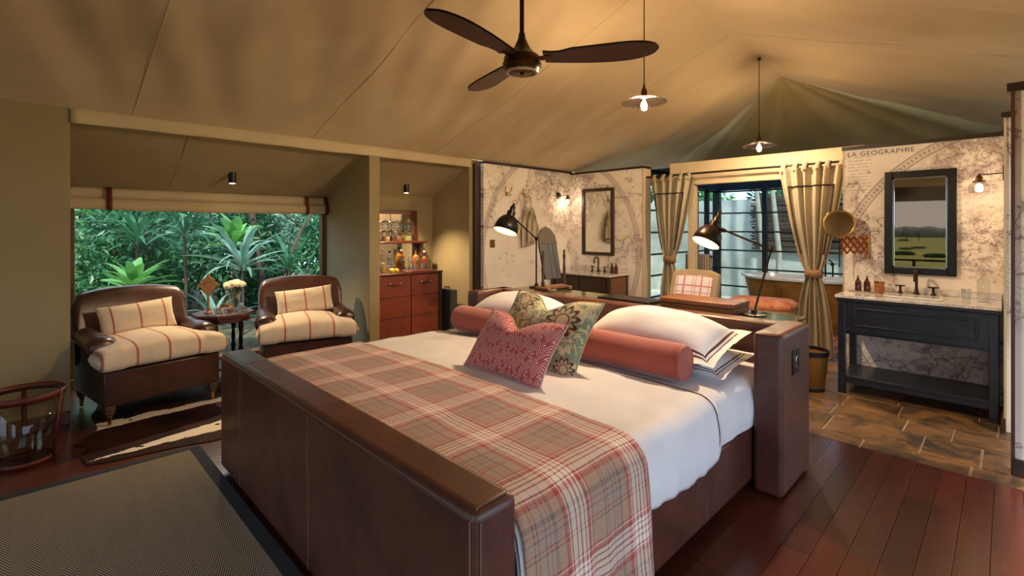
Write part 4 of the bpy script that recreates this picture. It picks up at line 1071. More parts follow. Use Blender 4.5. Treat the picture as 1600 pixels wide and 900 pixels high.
aj = thing('bath_salts_jar', 'amber jar of bath salts beside the brown pump bottles', 'jar', (-.845, 5.66, .8985)); ob('jar_body', MB().lathe([(.038, 0), (.04, .006), (.04, .085), (.034, .088)], 20), std('bath_salts', (188, 120, 76), .4, c2=(130, 70, 40), vs=70), aj); ob('jar_lid', MB().lathe([(.041, .088), (.041, .10), (.01, .102)], 20), M['copper'], aj)
tm = ob('tumbler', MB().lathe([(.027, 0), (.034, .10), (.031, .10), (.024, .008), (.001, .008)], 20, cap=False), M['glass'], None); place(tm, (-.245, 5.55, .893)); tag(tm, 'clear tumbler beside the carafe on the dark washstand', 'glass')
bottle('carafe', (-.14, 5.58, .893), .042, .27, M['glass'], 'tall clear glass carafe at the right of the dark washstand', 'carafe', neck=.25)
# mirrors
def framed_mirror(label, axis_y, xa, xb, z0, z1, fw, mat, ribs=False, tilt=0):
    t = thing('wall_mirror', label, 'mirror', ((xa + xb) / 2, axis_y, z0))
    Tm = Matrix.Translation((0, axis_y, z0)) @ Matrix.Rotation(tilt, 4, 'X') @ Matrix.Translation((0, -axis_y, -z0))
    ob('mirror_pane', MB(Tm).box(xa + fw * .8, xb - fw * .8, axis_y - .022, axis_y - .016, z0 + fw * .8, z1 - fw * .8), M['mirror'], t, world=True)
    ob('backing', MB(Tm).box(xa + .004, xb - .004, axis_y - .016, axis_y - .004, z0 + .004, z1 - .004), M['dark_trim'], t, world=True)
    for q in ((xa, xa + fw, z0, z1), (xb - fw, xb, z0, z1)): ob('frame_side', MB(Tm).box(q[0], q[1], axis_y - .045, axis_y - .002, q[2], q[3]), mat, t, bevel=.006, world=True)
    for q in ((xa + fw, xb - fw, z0, z0 + fw), (xa + fw, xb - fw, z1 - fw, z1)): ob('frame_rail', MB(Tm).box(q[0], q[1], axis_y - .045, axis_y - .002, q[2], q[3]), mat, t, bevel=.006, world=True)
    if ribs:
        iv = MB(Tm)
        for q in ((xa + fw, xa + fw + .012, z0 + fw, z1 - fw), (xb - fw - .012, xb - fw, z0 + fw, z1 - fw), (xa + fw, xb - fw, z0 + fw, z0 + fw + .012), (xa + fw, xb - fw, z1 - fw - .012, z1 - fw)): iv.box(q[0], q[1], axis_y - .035, axis_y - .016, q[2], q[3])
        ob('slip', iv, M['chrome'], t, world=True)
    return t
framed_mirror('rectangular mirror in a black leather frame above the dark washstand', 5.82, -.825, -.315, 1.07, 2.025, .062, M['black'], True)
framed_mirror('dark-framed mirror on the far map wall above the brown washstand', 6.35, -4.79, -4.20, 1.075, 2.115, .05, M['dark_wood'])
# shaving mirror on a scissor bracket
sm = thing('shaving_mirror', 'round brass shaving mirror on a scissor bracket beside the washstand', 'mirror', (-.95, 5.80, 1.32))
ob('wall_plate', MB().box(-.968, -.945, 5.79, 5.82, 1.20, 1.44), M['brass'], sm, bevel=.006, world=True)
ex, ey = Vector((-.955, 5.775)), Vector((-1.145, 5.62))
n = 4
for i in range(n):
    a = ex.lerp(ey, i / n); b_ = ex.lerp(ey, (i + 1) / n)
    for zz in (1.25, 1.33):
        ob('scissor_link', MB().tube([(a.x, a.y, zz), (b_.x, b_.y, zz + .085)], .008, 6), M['copper'], sm, world=True)
        ob('scissor_link', MB().tube([(a.x, a.y - .012, zz + .085), (b_.x, b_.y - .012, zz)], .008, 6), M['copper'], sm, world=True)
ob('rod', MB().tube([(-1.15, 5.61, 1.12), (-1.15, 5.61, 1.42)], .006, 8), M['dark_bronze'], sm, world=True)
Ms = Matrix.Translation((-1.155, 5.6, 1.535)) @ Matrix.Rotation(R(15), 4, 'Z') @ Matrix.Rotation(R(88), 4, 'X')
ob('disc', MB(Ms).lathe([(.001, .012), (.118, .012), (.118, .016), (.001, .016)], 36), std('bronze_mirror', (176, 128, 74), .12, metal=1, var=.02), sm, world=True)
ob('ring', MB(Ms).tube([(.126 * math.cos(2 * PI * k / 40), .126 * math.sin(2 * PI * k / 40), .008) for k in range(40)], .012, 10, closed=True), M['brass'], sm, world=True)
# sconces
def sconce(label, plate, arm_end, plate_axis, watts):
    t = thing('wall_sconce', label, 'light', plate)
    Pp, Ae = Vector(plate), Vector(arm_end)
    d = (Ae - Pp)
    if plate_axis == 'disc':
        Mq = Matrix.Translation(Pp) @ Matrix.Rotation(R(90), 4, 'Y'); ob('backplate', MB(Mq).lathe([(.055, 0), (.055, .012), (.04, .02), (.01, .022)], 24), M['black'], t, world=True)
    else: ob('backplate', MB().box(Pp.x - .014, Pp.x, Pp.y - .035, Pp.y + .035, Pp.z - .06, Pp.z + .06), M['black'], t, bevel=.003, world=True)
    ob('arm', MB().tube([Pp, Pp + d * .8 + Vector((0, 0, .0)), Ae + Vector((0, 0, .01)), Ae - Vector((0, 0, .03))], .005, 8), M['dark_bronze'], t, world=True)
    ob('socket', MB().lathe([(.012, 0), (.022, -.02), (.022, -.045), (.04, -.05), (.04, -.06)], 18, tuple(Ae)), M['bronze'], t, world=True)
    ob('glass_shade', MB().lathe([(.038, -.058), (.06, -.075), (.068, -.105), (.062, -.14), (.05, -.15)], 28, tuple(Ae), cap=False), M['glass'], t, world=True)
    ob('bulb', MB().ball(tuple(Ae - Vector((0, 0, .095))), .022, 1, 1, 1.2, 8), M['bulb_soft'], t, world=True)
    point('sconce_light', tuple(Ae - Vector((0, 0, .095)) - Pp), watts, (1, .70, .44), .028, t)
sconce('glass wall sconce on a black bracket at the right of the dark washstand', (-.016, 5.5, 1.935), (-.165, 5.5, 1.93), 'box', 13)
sconce('glass wall sconce with round black plate on the map wall by the far mirror', (-5.048, 6.03, 2.01), (-4.93, 6.13, 2.02), 'disc', 15)
# brown washstand on the far wall
v1 = thing('washstand', 'brown panelled washstand with marble top below the far mirror', 'washstand', (-4.45, 6.1, 0))
X0, X1, Y0, Y1 = -5.02, -3.95, 5.83, 6.33
ob('body', MB().box(X0 + .02, X1 - .02, Y0 + .02, Y1, .12, .80), M['dark_wood'], v1, world=True)
for x in (X0, X1 - .05):
    for y in (Y0, Y1 - .05): ob('leg', MB().box(x, x + .05, y, y + .05, 0, .80), M['dark_wood'], v1, bevel=.004, world=True)
for a, b_ in ((X0 + .07, -4.5), (-4.47, X1 - .07)):
    d = ob('door', MB().box(a, b_, Y0 + .005, Y0 + .025, .16, .76), M['dark_wood'], v1, bevel=.003, world=True)
    ob('panel', MB().box(a + .05, b_ - .05, Y0 - .001, Y0 + .008, .22, .70), M['dark_wood'], d, bevel=.006, world=True)
sp = ob('side_panel', MB().box(X1 - .022, X1 - .008, Y0 + .05, Y1 - .05, .14, .78), M['oak_panel'], v1, bevel=.003, world=True)
ob('panel', MB().box(X1 - .012, X1 + .0, Y0 + .11, Y1 - .11, .22, .70), M['oak_panel'], sp, bevel=.008, world=True)
ob('marble_top', MB().box(X0 - .02, X1 + .02, Y0 - .02, 6.348, .80, .83), M['marble'], v1, bevel=.005, world=True)
ob('upstand', MB().box(X0, X1 + .02, 6.325, 6.348, .83, .90), M['marble'], v1, bevel=.003, world=True)
faucet(v1, -4.42, 6.24, .83)
pump((-4.12, 6.16, .83), .15, .028, 'left brown pump bottle at the right end of the brown washstand', 'pump bottles on the brown washstand')
pump((-4.05, 6.16, .83), .15, .028, 'right brown pump bottle at the right end of the brown washstand', 'pump bottles on the brown washstand')
jar(-4.22, 6.2, .83, .032, .07, None, 'small clear jar beside the pump bottles on the brown washstand', 'jars on the brown washstand')
bottle('carafe', (-4.82, 6.2, .83), .04, .30, M['glass'], 'tall clear glass carafe at the left of the brown washstand', 'carafe', neck=.3)
tm2 = ob('tumbler', MB().lathe([(.027, 0), (.034, .10), (.031, .10), (.024, .008), (.001, .008)], 20, cap=False), M['glass'], None); place(tm2, (-4.63, 6.18, .83)); tag(tm2, 'clear tumbler beside the tap on the brown washstand', 'glass')
# coat hooks, towels, switch plate
def hook(y, label):
    t = thing('coat_hook', label, 'hook', (-5.05, y, 2.0), 0, 'brass coat hooks on the map wall')
    ob('mount', MB(Matrix.Rotation(R(90), 4, 'Y')).lathe([(.016, 0), (.012, .012), (.002, .014)], 14), M['brass'], t)
    for s in (-1, 1):
        ob('prong', MB().tube([(.01, 0, 0), (.03, s * .03, -.005), (.045, s * .055, .03), (.05, s * .06, .065)], .0055, 8).ball((.05, s * .06, .068), .011, n=6), M['brass'], t)
        ob('prong', MB().tube([(.01, 0, -.015), (.035, s * .02, -.045), (.05, s * .045, -.03)], .005, 8).ball((.05, s * .046, -.027), .01, n=6), M['brass'], t)
    return t
hook(4.88, 'empty brass double coat hook near the dark post'); hook(5.245, 'brass double coat hook carrying the striped towels')
def towel(dx, dy, label, wd, ln):
    t = thing('hanging_towel', label, 'towel', (-5.0 + dx, 5.245 + dy, 1.95))
    ob('loop', MB().tube([(0, -.02, -.16), (0, -.004, .01), (0, .004, .01), (0, .02, -.16)], .004, 6), M['linen_tan'], t)
    def fn(u, v):
        w_ = wd * (.12 + .88 * min(1, v * 1.5) ** .8); y = (u - .5) * w_
        return (.02 * math.sin(u * 14) * (1 - .4 * v) + .012, y + .05 * v, -.15 - ln * v + .04 * (u - .5) * v)
    ob('cloth', MB().grid(fn, 40, 20), M['stripe_towel2'], t, ang=180, solid=.006)
M['stripe_towel2'] = stripe_mat('ticking_towel', 'y', .055, .2, (200, 186, 158), .14, (132, 112, 88))
towel(.0, -.02, 'beige striped towel hanging on the hook, nearer the dark post', .26, .56); towel(.035, .06, 'beige striped towel hanging on the hook, nearer the sconce', .24, .5)
swp = thing('switch_plate', 'square brass switch plate low on the map wall', 'switch', (-5.05, 4.61, 1.28)); ob('plate', MB().box(0, .008, -.045, .045, -.055, .055), M['brass'], swp, bevel=.003); ob('toggle', MB().box(.006, .022, -.008, .008, -.012, .012), M['brass'], swp, bevel=.002)
# brass bin
bn = thing('brass_bin', 'brass waste bin with a black rim beside the dark washstand', 'bin', (-1.30, 5.20, 0))
ob('body', MB().lathe([(.11, .0), (.115, .01), (.15, .34)], 32), M['brass_bin'] if 'brass_bin' in M else std('dull_brass', (150, 106, 44), .4, metal=.7), bn)
ob('rim_band', MB().lathe([(.150, .325), (.155, .325), (.158, .37), (.150, .37), (.145, .33)], 32, cap=False), M['black'], bn)
ob('base_band', MB().lathe([(.113, 0), (.118, .0), (.12, .03), (.115, .03)], 32, cap=False), M['black'], bn)
# ---- curtains on a dark rod
rod = thing('curtain_rod', 'dark iron curtain rod spanning the bathroom doorway', 'rod', (-2.4, 6.42, 2.235))
ob('pole', MB().cyl((-3.74, 6.42, 2.235), (-1.16, 6.42, 2.235), .013), M['black'], rod, world=True)
for x in (-3.74, -1.165): ob('finial', MB().ball((x, 6.42, 2.235), .022, n=8), M['black'], rod, world=True)
def curtain(label, xa, xb, xt, zt, spread_b, y, zb, folds, tabs):
    t = thing('curtain', label, 'curtain', ((xa + xb) / 2, y, zb), 0, 'tab-top curtains in the bathroom doorway')
    z1 = 2.20
    def prof(v):                                     # v 0 bottom .. 1 top -> (centre, half width)
        z = zb + (z1 - zb) * v
        c0, h0 = (xa + xb) / 2, (xb - xa) / 2
        if z > zt:
            q = (z - zt) / (z1 - zt); s = q ** .62
            return xt + (c0 - xt) * s, .055 + (h0 - .055) * s, z
        q = (zt - z) / (zt - zb); s = 1 - (1 - q) ** 2
        return xt, .055 + (spread_b - .055) * s ** .8, z
    def fn(u, v):
        c, h, z = prof(v); ph = u * folds * 2 * PI
        d = .042 + .025 * nz(u * 6, z * .8, 4); squeeze = 1 if h > .12 else .75
        return (c + h * (2 * u - 1) + .01 * math.sin(ph * .5 + 2), y + d * math.sin(ph + .6 * math.sin(v * 3)) * squeeze + .02 * nz(u * 4, z * 2, 7), z)
    pnl = ob('panel', MB().grid(fn, 140, 60), M['curtain'], t, world=True, ang=180, solid=.004)
    def on(u, z, off):
        v = (z - zb) / (z1 - zb); p = fn(u, v); return (p[0], p[1] - off, p[2])
    tr_ = [on(.14, 1.35 + .55 * k / 20, .012) for k in range(21)] + [on(.14 + .72 * k / 60, 1.98, .012) for k in range(61)] + [on(.86, 1.9 - .55 * k / 20, .012) for k in range(21)]
    tr_ = [on(.14, 1.2 + .78 * k / 24, .013) for k in range(25)] + [on(.14 + .72 * k / 60, 1.98, .013) for k in range(61)] + [on(.86, 1.98 - .78 * k / 24, .013) for k in range(25)]
    ob('ribbon', MB().tube(tr_, .009, 5), M['curtain_trim'], pnl, world=True)
    for k in range(tabs):
        u = (k + .5) / tabs; p = fn(u, 1); xx = p[0]
        tp = [(xx, p[1] - .008, 2.15), (xx, p[1] - .005, 2.20), (xx, 6.402, 2.235), (xx, 6.406, 2.25), (xx, 6.42, 2.258), (xx, 6.434, 2.25), (xx, 6.438, 2.19)]
        ob('tab', MB().add([(q[0] + e, q[1], q[2]) for q in tp for e in (-.026, .026)], [(2 * i, 2 * i + 1, 2 * i + 3, 2 * i + 2) for i in range(len(tp) - 1)]), M['curtain'], t, world=True, solid=.006)
        ob('button', MB().ball((xx, p[1] - .02, 2.165), .012, n=6), M['cross_wood'], t, world=True)
    ti = []
    for k in range(24):
        a = 2 * PI * k / 24; ti.append((a,))
    ob('tie_back', MB().lathe([(.085, -.045), (.088, 0), (.085, .045)], 28, (xt, y, zt), 1, .72, cap=False), M['curtain_tie'], t, world=True, solid=.008)
    return t
curtain('tied-back linen curtain beside the far map wall', -3.63, -2.98, -3.33, 1.06, .16, 6.40, .05, 5.5, 5)
curtain('tied-back linen curtain beside the dark washstand', -1.93, -1.24, -1.56, .98, .20, 6.38, .03, 6.5, 6)
# ---- bathtub
tub = thing('bathtub', 'freestanding bronze bathtub with white rim behind the curtain', 'bathtub', (-2.18, 8.45, 0))
def se(t, a, b, n=2.6):
    c, s = math.cos(t), math.sin(t); return (a * math.copysign(abs(c) ** (2 / n), c), b * math.copysign(abs(s) ** (2 / n), s))
def shell(levels):
    b = MB(); N = 48; vs = []
    for (a, bb, z) in levels:
        for k in range(N): x, y = se(2 * PI * k / N, a, bb); vs.append((x, y, z + .03 * (abs(x) / a) ** 3 * (z > .5)))
    b.add(vs, [(i * N + k, i * N + (k + 1) % N, (i + 1) * N + (k + 1) % N, (i + 1) * N + k) for i in range(len(levels) - 1) for k in range(N)]); return b
ob('outer_shell', shell([(.70, .24, 0.0), (.72, .26, .05), (.74, .29, .15), (.80, .34, .45), (.86, .37, .69)]), M['tub_metal'], tub, ang=70)
ob('inner_shell', shell([(.86, .37, .70), (.91, .41, .705), (.915, .415, .735), (.86, .36, .745), (.80, .32, .60), (.70, .26, .25), (.05, .05, .20)]), M['porcelain'], tub, ang=70)
for i in range(11): ob('rivet', MB().ball((-.30, -.34 - .028 * (i / 11), .2 + .04 * i), .011, n=5).ball((-.24, -.34 - .028 * (i / 11), .2 + .04 * i), .011, n=5), M['tub_metal'], tub)
ft = thing('bath_filler', 'dark floor-standing bath tap behind the bathtub rim', 'tap', (-2.0, 8.98, 0))
ob('riser', MB().tube([(-2.03, 8.98, 0), (-2.03, 8.98, 1.05), (-2.03, 8.93, 1.12), (-2.03, 8.80, 1.12), (-2.03, 8.76, 1.06)], .014, 8), M['dark_bronze'], ft, world=True)
ob('handset', MB().tube([(-1.93, 8.98, .6), (-1.93, 8.98, .95), (-1.97, 8.92, 1.0)], .012, 8).ball((-1.93, 8.95, .93), .03, n=6), M['dark_bronze'], ft, world=True); ob('foot', MB().lathe([(.05, 0), (.05, .012), (.015, .02)], 18, (-2.03, 8.98, 0)), M['dark_bronze'], ft, world=True)
ot = thing('ottoman', 'oval ottoman with coral woven top and cream sides near the tub', 'ottoman', (-2.33, 7.05, .012), R(8))
ob('seat_pad', MB().grid(lambda u, v: (lambda p, k: (p[0] * k[0], p[1] * k[0], k[1]))(se(2 * PI * v, .42, .27, 3.2), [(0.01, .545), (.5, .545), (.85, .535), (1.0, .50), (1.0, .44), (.96, .42)][round(u * 5)]), 5, 40, cv=True), std('coral_kilim', (206, 104, 78), .9, c2=(226, 170, 132), vs=14, bump=.3, bs=120), ot, ang=70)
ob('base', MB().grid(lambda u, v: (lambda p, k: (p[0] * k[0], p[1] * k[0], k[1]))(se(2 * PI * v, .40, .25, 3.2), [(1.0, .43), (1.0, .30), (.97, .18), (.01, .18)][round(u * 3)]), 3, 40, cv=True), std('cream_wool', (222, 196, 150), .95), ot, ang=70)
for sx in (-1, 1):
    for sy in (-1, 1): ob('leg', MB().cyl((sx * .28, sy * .15, 0), (sx * .26, sy * .14, .19), .015, .025), M['dark_wood'], ot)
def persian():
    g = G('persian_wool'); x, y, z = g.xyz(); k = ((x * 9).frac() - .5).abs() + ((y * 9).frac() - .5).abs()
    c = g.ramp(k, [(0, lin((40, 50, 90))), (.3, lin((176, 48, 44))), (.55, lin((222, 190, 160))), (.75, lin((150, 40, 40)))], 'CONSTANT'); g.base(g.mix(g.noise(30, 3) * .4, c, lin((190, 110, 90)))).p(rough=.95); return g.mat
tag(ob('bath_rug', MB().box(-2.6, -1.2, 6.85, 7.85, .0015, .012), persian(), None, bevel=.003), 'red Persian-style rug on the bathroom floor before the tub', 'rug')
tr2 = thing('towel_rack', 'thin dark metal towel rack beside the glazed wall', 'rack', (-3.45, 7.6, 0), R(-20))
for s in (-.28, .28): ob('upright', MB().tube([(s, 0, 0), (s, 0, 1.08)], .010, 6), M['black'], tr2)
for z in (.5, .8, 1.06): ob('crossbar', MB().tube([(-.28, 0, z), (.28, 0, z)], .009, 6), M['black'], tr2)
for s in (-.28, .28): ob('foot', MB().tube([(s, -.14, .01), (s, .14, .01)], .01, 6), M['black'], tr2)
for x, l, lb in ((-.13, .34, 'cream towel with brown stripes over the left of the towel rack'), (.12, .24, 'smaller striped towel over the right of the towel rack')):
    o = ob('folded_towel', MB().grid(lambda u, v: ((u - .5) * .22, .025 * math.cos(PI * min(1, max(0, (v - .45) / .1))) , -abs(v - .5) * l * 2 + .02), 14, 30), M['stripe_towel'], None, ang=180, solid=.012)
    c, s = math.cos(R(-20)), math.sin(R(-20)); place(o, (-3.45 + c * x, 7.6 + s * x, 1.062), (0, 0, R(-20))); tag(o, lb, 'towel')
tag(ob('bath_caddy', MB().box(-1.62, -1.5, 8.12, 8.9, .765, .785).box(-1.62, -1.5, 8.16, 8.3, .785, .86), M['oak_panel'], None, bevel=.006), 'small brown wooden caddy laid across the right of the bathtub', 'caddy')
# ================================================================== fan and pendants
fan = thing('ceiling_fan', 'three-blade wooden ceiling fan with bronze motor above the bed', 'fan', (-1.97, 2.03, 2.40))
ob('rod', MB().cyl((0, 0, .18), (0, 0, 1.11), .013), M['dark_bronze'], fan)
ob('canopy', MB().lathe([(.05, 1.03), (.045, 1.07), (.02, 1.12)], 24), M['dark_bronze'], fan)
ob('bell', MB().lathe([(.018, .22), (.022, .19), (.045, .14), (.075, .10), (.10, .085)], 32), M['dark_bronze'], fan)
ob('motor', MB().lathe([(.10, .085), (.105, .075), (.105, .05), (.112, .045), (.112, .025), (.10, .015), (.095, .0), (.075, -.006)], 36), M['bronze'], fan)
ob('trim_ring', MB().tube([(.086 * math.cos(2 * PI * k / 40), .086 * math.sin(2 * PI * k / 40), -.002) for k in range(40)], .011, 8, closed=True), std('pale_ring', (200, 176, 140), .3, metal=.6), fan)
ob('cap', MB().lathe([(.078, -.002), (.05, -.010), (.012, -.012), (.012, -.02), (.002, -.022)], 28), M['bronze'], fan)
for ang in (31, -82, 158):
    Mb = Matrix.Rotation(R(ang), 4, 'Z') @ Matrix.Translation((0, 0, .075)) @ Matrix.Rotation(R(-9), 4, 'X')
    def bl_(u, v, s):
        x = .13 + .63 * u
        up = .070 + .045 * math.sin(min(1, u * 1.6) * PI / 2) ; lo = -.055 - .045 * u
        if u < .25: lo = -.055 + .02 * math.sin(u / .25 * PI) - .045 * u
        e = max(0, (u - .62) / .38); sh_ = math.sqrt(max(0.0004, 1 - e ** 2.3))
        yc = -.01 + .035 * u; up *= sh_; lo *= sh_
        y = yc + lo + (up - lo) * v
        return (x, y, s * .005 + .012 * u * u)
    b = MB(Mb).grid(lambda u, v: bl_(u, v, 1), 30, 6).grid(lambda u, v: bl_(u, v, -1), 30, 6)
    o = ob('blade', b, M['fan_wood'], fan, ang=50)
    ob('blade_iron', MB(Mb).box(.07, .17, -.022, .022, -.012, -.004), M['bronze'], o, bevel=.003)
def pendant(x, y, z, label, watts, vis=True):
    zr = ridge_z(y) - .02
    t = thing('pendant_lamp', label, 'light', (x, y, z))
    ob('cord', MB().cyl((0, 0, .09), (0, 0, zr - z), .004, n=6), M['dark_bronze'], t)
    ob('ceiling_hook', MB().lathe([(.02, zr - z - .02), (.02, zr - z)], 12), M['dark_bronze'], t)
    ob('socket', MB().lathe([(.006, .12), (.011, .09), (.018, .075), (.024, .06), (.024, .02), (.03, .016)], 18), M['bronze'], t)
    def sh_(u, v):
        a = v * 2 * PI; r = .028 + .142 * u; rip = .006 * u * math.sin(v * 2 * PI * 28)
        return (r * math.cos(a), r * math.sin(a), .018 - .045 * u ** 1.4 + rip)
    ob('glass_shade', MB().grid(sh_, 8, 168, cv=True), M['ribbed_glass'], t, ang=80, solid=.003)
    ob('bulb', MB().lathe([(.012, .015), (.016, -.005), (.034, -.045), (.030, -.075), (.014, -.09), (.002, -.094)], 18), M['glass'], t)
    ob('filament', MB().lathe([(.006, .0), (.014, -.03), (.014, -.055), (.004, -.07)], 12), M['bulb'], t)
    point('pendant_light', (0, 0, -.04), watts, (1, .70, .42), .03, t)
pendant(-1.97, 3.38, 2.49, 'ribbed glass pendant lamp hanging nearest the fan', 370)
pendant(-1.97, 5.86, 2.445, 'ribbed glass pendant lamp hanging by the bathroom doorway', 180)

# ================================================================== outdoors
struct(ob('ground', MB().box(-900, 900, -1500, 60, -12.5, -12), M['grassland']))
struct(ob('knoll', MB().lathe([(34, -13), (22, -4), (16, -.45), (12, -.25)], 40, (-3, 3, 0)), M['litter']))
struct(ob('forest_floor', MB().grid(lambda u, v: (-6.32 - 14 * u, -6 + 20 * v, -.05 + .12 * nz(u * 8, v * 9, 3) * min(1, u * 6)), 30, 40), M['litter']))
struct(ob('courtyard', MB().box(-6.3, 3, 9.45, 14, -.15, -.04), M['outside_wall']))
struct(ob('terrace', MB().box(-6.2, 1.6, -5.2, -2.72, -.2, -.02), M['deck']))
def leaf_mesh(name, L, W, arch, mat, n=7, fold=.25):
    b = MB(); vs = []
    for i in range(n + 1):
        t = i / n; wdt = W / 2 * (math.sin(PI * (t * .93 + .05)) ** .75)
        x = L * (t - arch * .35 * t * t); z = L * arch * (t * .75 - t * t * 1.05)
        vs += [(x, -wdt, z + wdt * fold), (x, 0, z), (x, wdt, z + wdt * fold)]
    fs = []
    for i in range(n):
        a = 3 * i; fs += [(a, a + 1, a + 4, a + 3), (a + 1, a + 2, a + 5, a + 4)]
    b.add(vs, fs); o = ob(name, b, mat, None, ang=180); me = o.data; bpy.data.objects.remove(o); return me
LM = {}
for nm in ('leaf_bright', 'leaf_mid', 'leaf_dark', 'leaf_grey'):
    LM[nm] = [leaf_mesh('leaf', 1, .085, .55, M[nm]), leaf_mesh('leaf', 1, .11, .25, M[nm]), leaf_mesh('leaf', 1, .06, .8, M[nm])]
LMW = leaf_mesh('leaf', 1, .26, .3, M['leaf_bright'])
rq = random.Random(5)
def rosette(label, x, y, z0, h, n, L, kind, up=.5, wide=None):
    t = thing('strap_leaf_plant', label, 'plant', (x, y, z0), rq.uniform(0, 6), 'strap-leaved plants outside the window')
    if h > .05: ob('stem', MB().tube([(0, 0, -.1), (.02 * h, .01, h * .5), (0, 0, h)], [.025, .02, .016], 8), M['bark'], t)
    for k in range(n):
        q = k / n; el = (1 - q) * 1.25 * up * 1.6 + q * .05 - .1 + rq.uniform(-.12, .12)
        az = k * 2.399 + rq.uniform(-.2, .2); l = L * rq.uniform(.75, 1.1)
        inst('leaf', wide or LM[kind][rq.randrange(3)], t, (0, 0, h - .1 * q * min(1, h)), (rq.uniform(-.3, .3), -el, az), (l, l * rq.uniform(.8, 1.2), l))
rosette('bright rosette plant on a tall stem outside the window centre', -8.6, 2.35, 0, 1.28, 26, .55, 'leaf_bright', .6, LMW)
rosette('grey-green arching grass plant below the bright rosette outside', -7.9, 2.25, 0, .95, 30, .85, 'leaf_grey', .55)
rosette('arching strap-leaved plant at the right of the window', -8.4, 3.1, 0, .85, 24, .7, 'leaf_mid', .6)
rosette('bright strap-leaved plant outside behind the nearer armchair', -7.7, .95, 0, .75, 22, .55, 'leaf_bright', .6, LMW)
rosette('tall dark strap-leaved plant at the left of the window', -8.9, 1.15, 0, 1.35, 26, .75, 'leaf_mid', .5)
rosette('dark strap-leaved plant outside behind the carved cross', -8.0, 1.55, 0, 1.45, 26, .65, 'leaf_dark', .5)
rosette('low grey grass clump outside behind the side table', -7.2, 1.75, 0, .25, 26, .6, 'leaf_grey', .6)
rosette('low green grass clump outside near the window corner', -7.1, 2.5, 0, .2, 24, .55, 'leaf_mid', .6)
rosette('low green clump outside behind the nearest armchair', -7.1, .6, 0, .25, 22, .5, 'leaf_mid', .6)
def bush_mb(n, rx, ry, rz, size, seed, hollow=.45):
    rng = np.random.RandomState(seed)
    d = rng.normal(size=(n, 3)); d /= np.linalg.norm(d, axis=1)[:, None]; r = hollow + (1 - hollow) * rng.rand(n) ** .6
    c = d * r[:, None] * np.array([rx, ry, rz]); c[:, 2] += rz * .92
    c += rng.normal(size=(n, 3)) * .06
    ax = d * .6 + rng.normal(size=(n, 3)) * .8; ax /= np.linalg.norm(ax, axis=1)[:, None]
    up = rng.normal(size=(n, 3)); sd = np.cross(ax, up); sd /= np.linalg.norm(sd, axis=1)[:, None]; nn = np.cross(sd, ax)
    s = size * (.5 + rng.rand(n))[:, None]
    P0 = c - ax * s; P2 = c + ax * s; P1 = c + sd * s * .38 + nn * s * .12; P3 = c - sd * s * .38 + nn * s * .12
    vs = np.stack([P0, P1, P2, P3], 1).reshape(-1, 3)
    b = MB(); b.v = [tuple(p) for p in vs]; b.f = [f for i in range(n) for f in ((4 * i, 4 * i + 1, 4 * i + 2), (4 * i, 4 * i + 2, 4 * i + 3))]
    return b
def bush(name, label, x, y, z, rx, ry, rz, n, size, kind, seed, grp=None, trunk=True):
    t = thing(name, label, 'tree' if 'tree' in name else 'shrub', (x, y, z), 0, grp)
    ob('foliage', bush_mb(n, rx, ry, rz, size, seed), M[kind], t, smooth=False)
    if trunk:
        b = MB(); r_ = random.Random(seed)
        for k in range(4):
            a = r_.uniform(0, 6); b.tube([(0, 0, -.2), (.25 * rx * math.cos(a), .25 * ry * math.sin(a), rz * .7), (.6 * rx * math.cos(a + .3), .6 * ry * math.sin(a + .3), rz * 1.5)], [.04, .03, .012], 6)
        ob('branches', b, M['bark'], t)
G1 = 'shrubs of the thicket outside the window'
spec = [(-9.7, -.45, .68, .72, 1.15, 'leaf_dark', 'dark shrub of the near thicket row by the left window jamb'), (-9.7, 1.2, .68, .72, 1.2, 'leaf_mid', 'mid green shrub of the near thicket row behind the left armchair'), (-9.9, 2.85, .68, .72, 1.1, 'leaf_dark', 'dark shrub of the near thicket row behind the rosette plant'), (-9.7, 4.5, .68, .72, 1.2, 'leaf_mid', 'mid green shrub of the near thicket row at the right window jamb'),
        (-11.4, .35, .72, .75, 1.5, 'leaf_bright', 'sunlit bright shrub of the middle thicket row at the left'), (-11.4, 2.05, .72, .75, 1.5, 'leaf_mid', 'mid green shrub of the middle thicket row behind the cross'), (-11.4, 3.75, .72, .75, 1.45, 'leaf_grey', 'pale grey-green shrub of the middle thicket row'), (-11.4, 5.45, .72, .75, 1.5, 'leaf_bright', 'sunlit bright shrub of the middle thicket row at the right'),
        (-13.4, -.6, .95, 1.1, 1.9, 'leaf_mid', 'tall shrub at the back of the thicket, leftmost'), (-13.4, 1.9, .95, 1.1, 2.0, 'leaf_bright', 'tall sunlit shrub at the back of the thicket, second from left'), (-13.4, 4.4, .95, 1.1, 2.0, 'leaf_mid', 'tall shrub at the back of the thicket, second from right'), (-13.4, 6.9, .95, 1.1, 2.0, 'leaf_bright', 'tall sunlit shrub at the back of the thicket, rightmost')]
for i, (x, y, rx, ry, rz, kd, lb) in enumerate(spec): bush('thicket_shrub', lb, x, y, 0, rx, ry, rz, 4200 if x > -12.5 else 3800, .062 if x > -12.5 else .11, kd, 20 + i, G1)
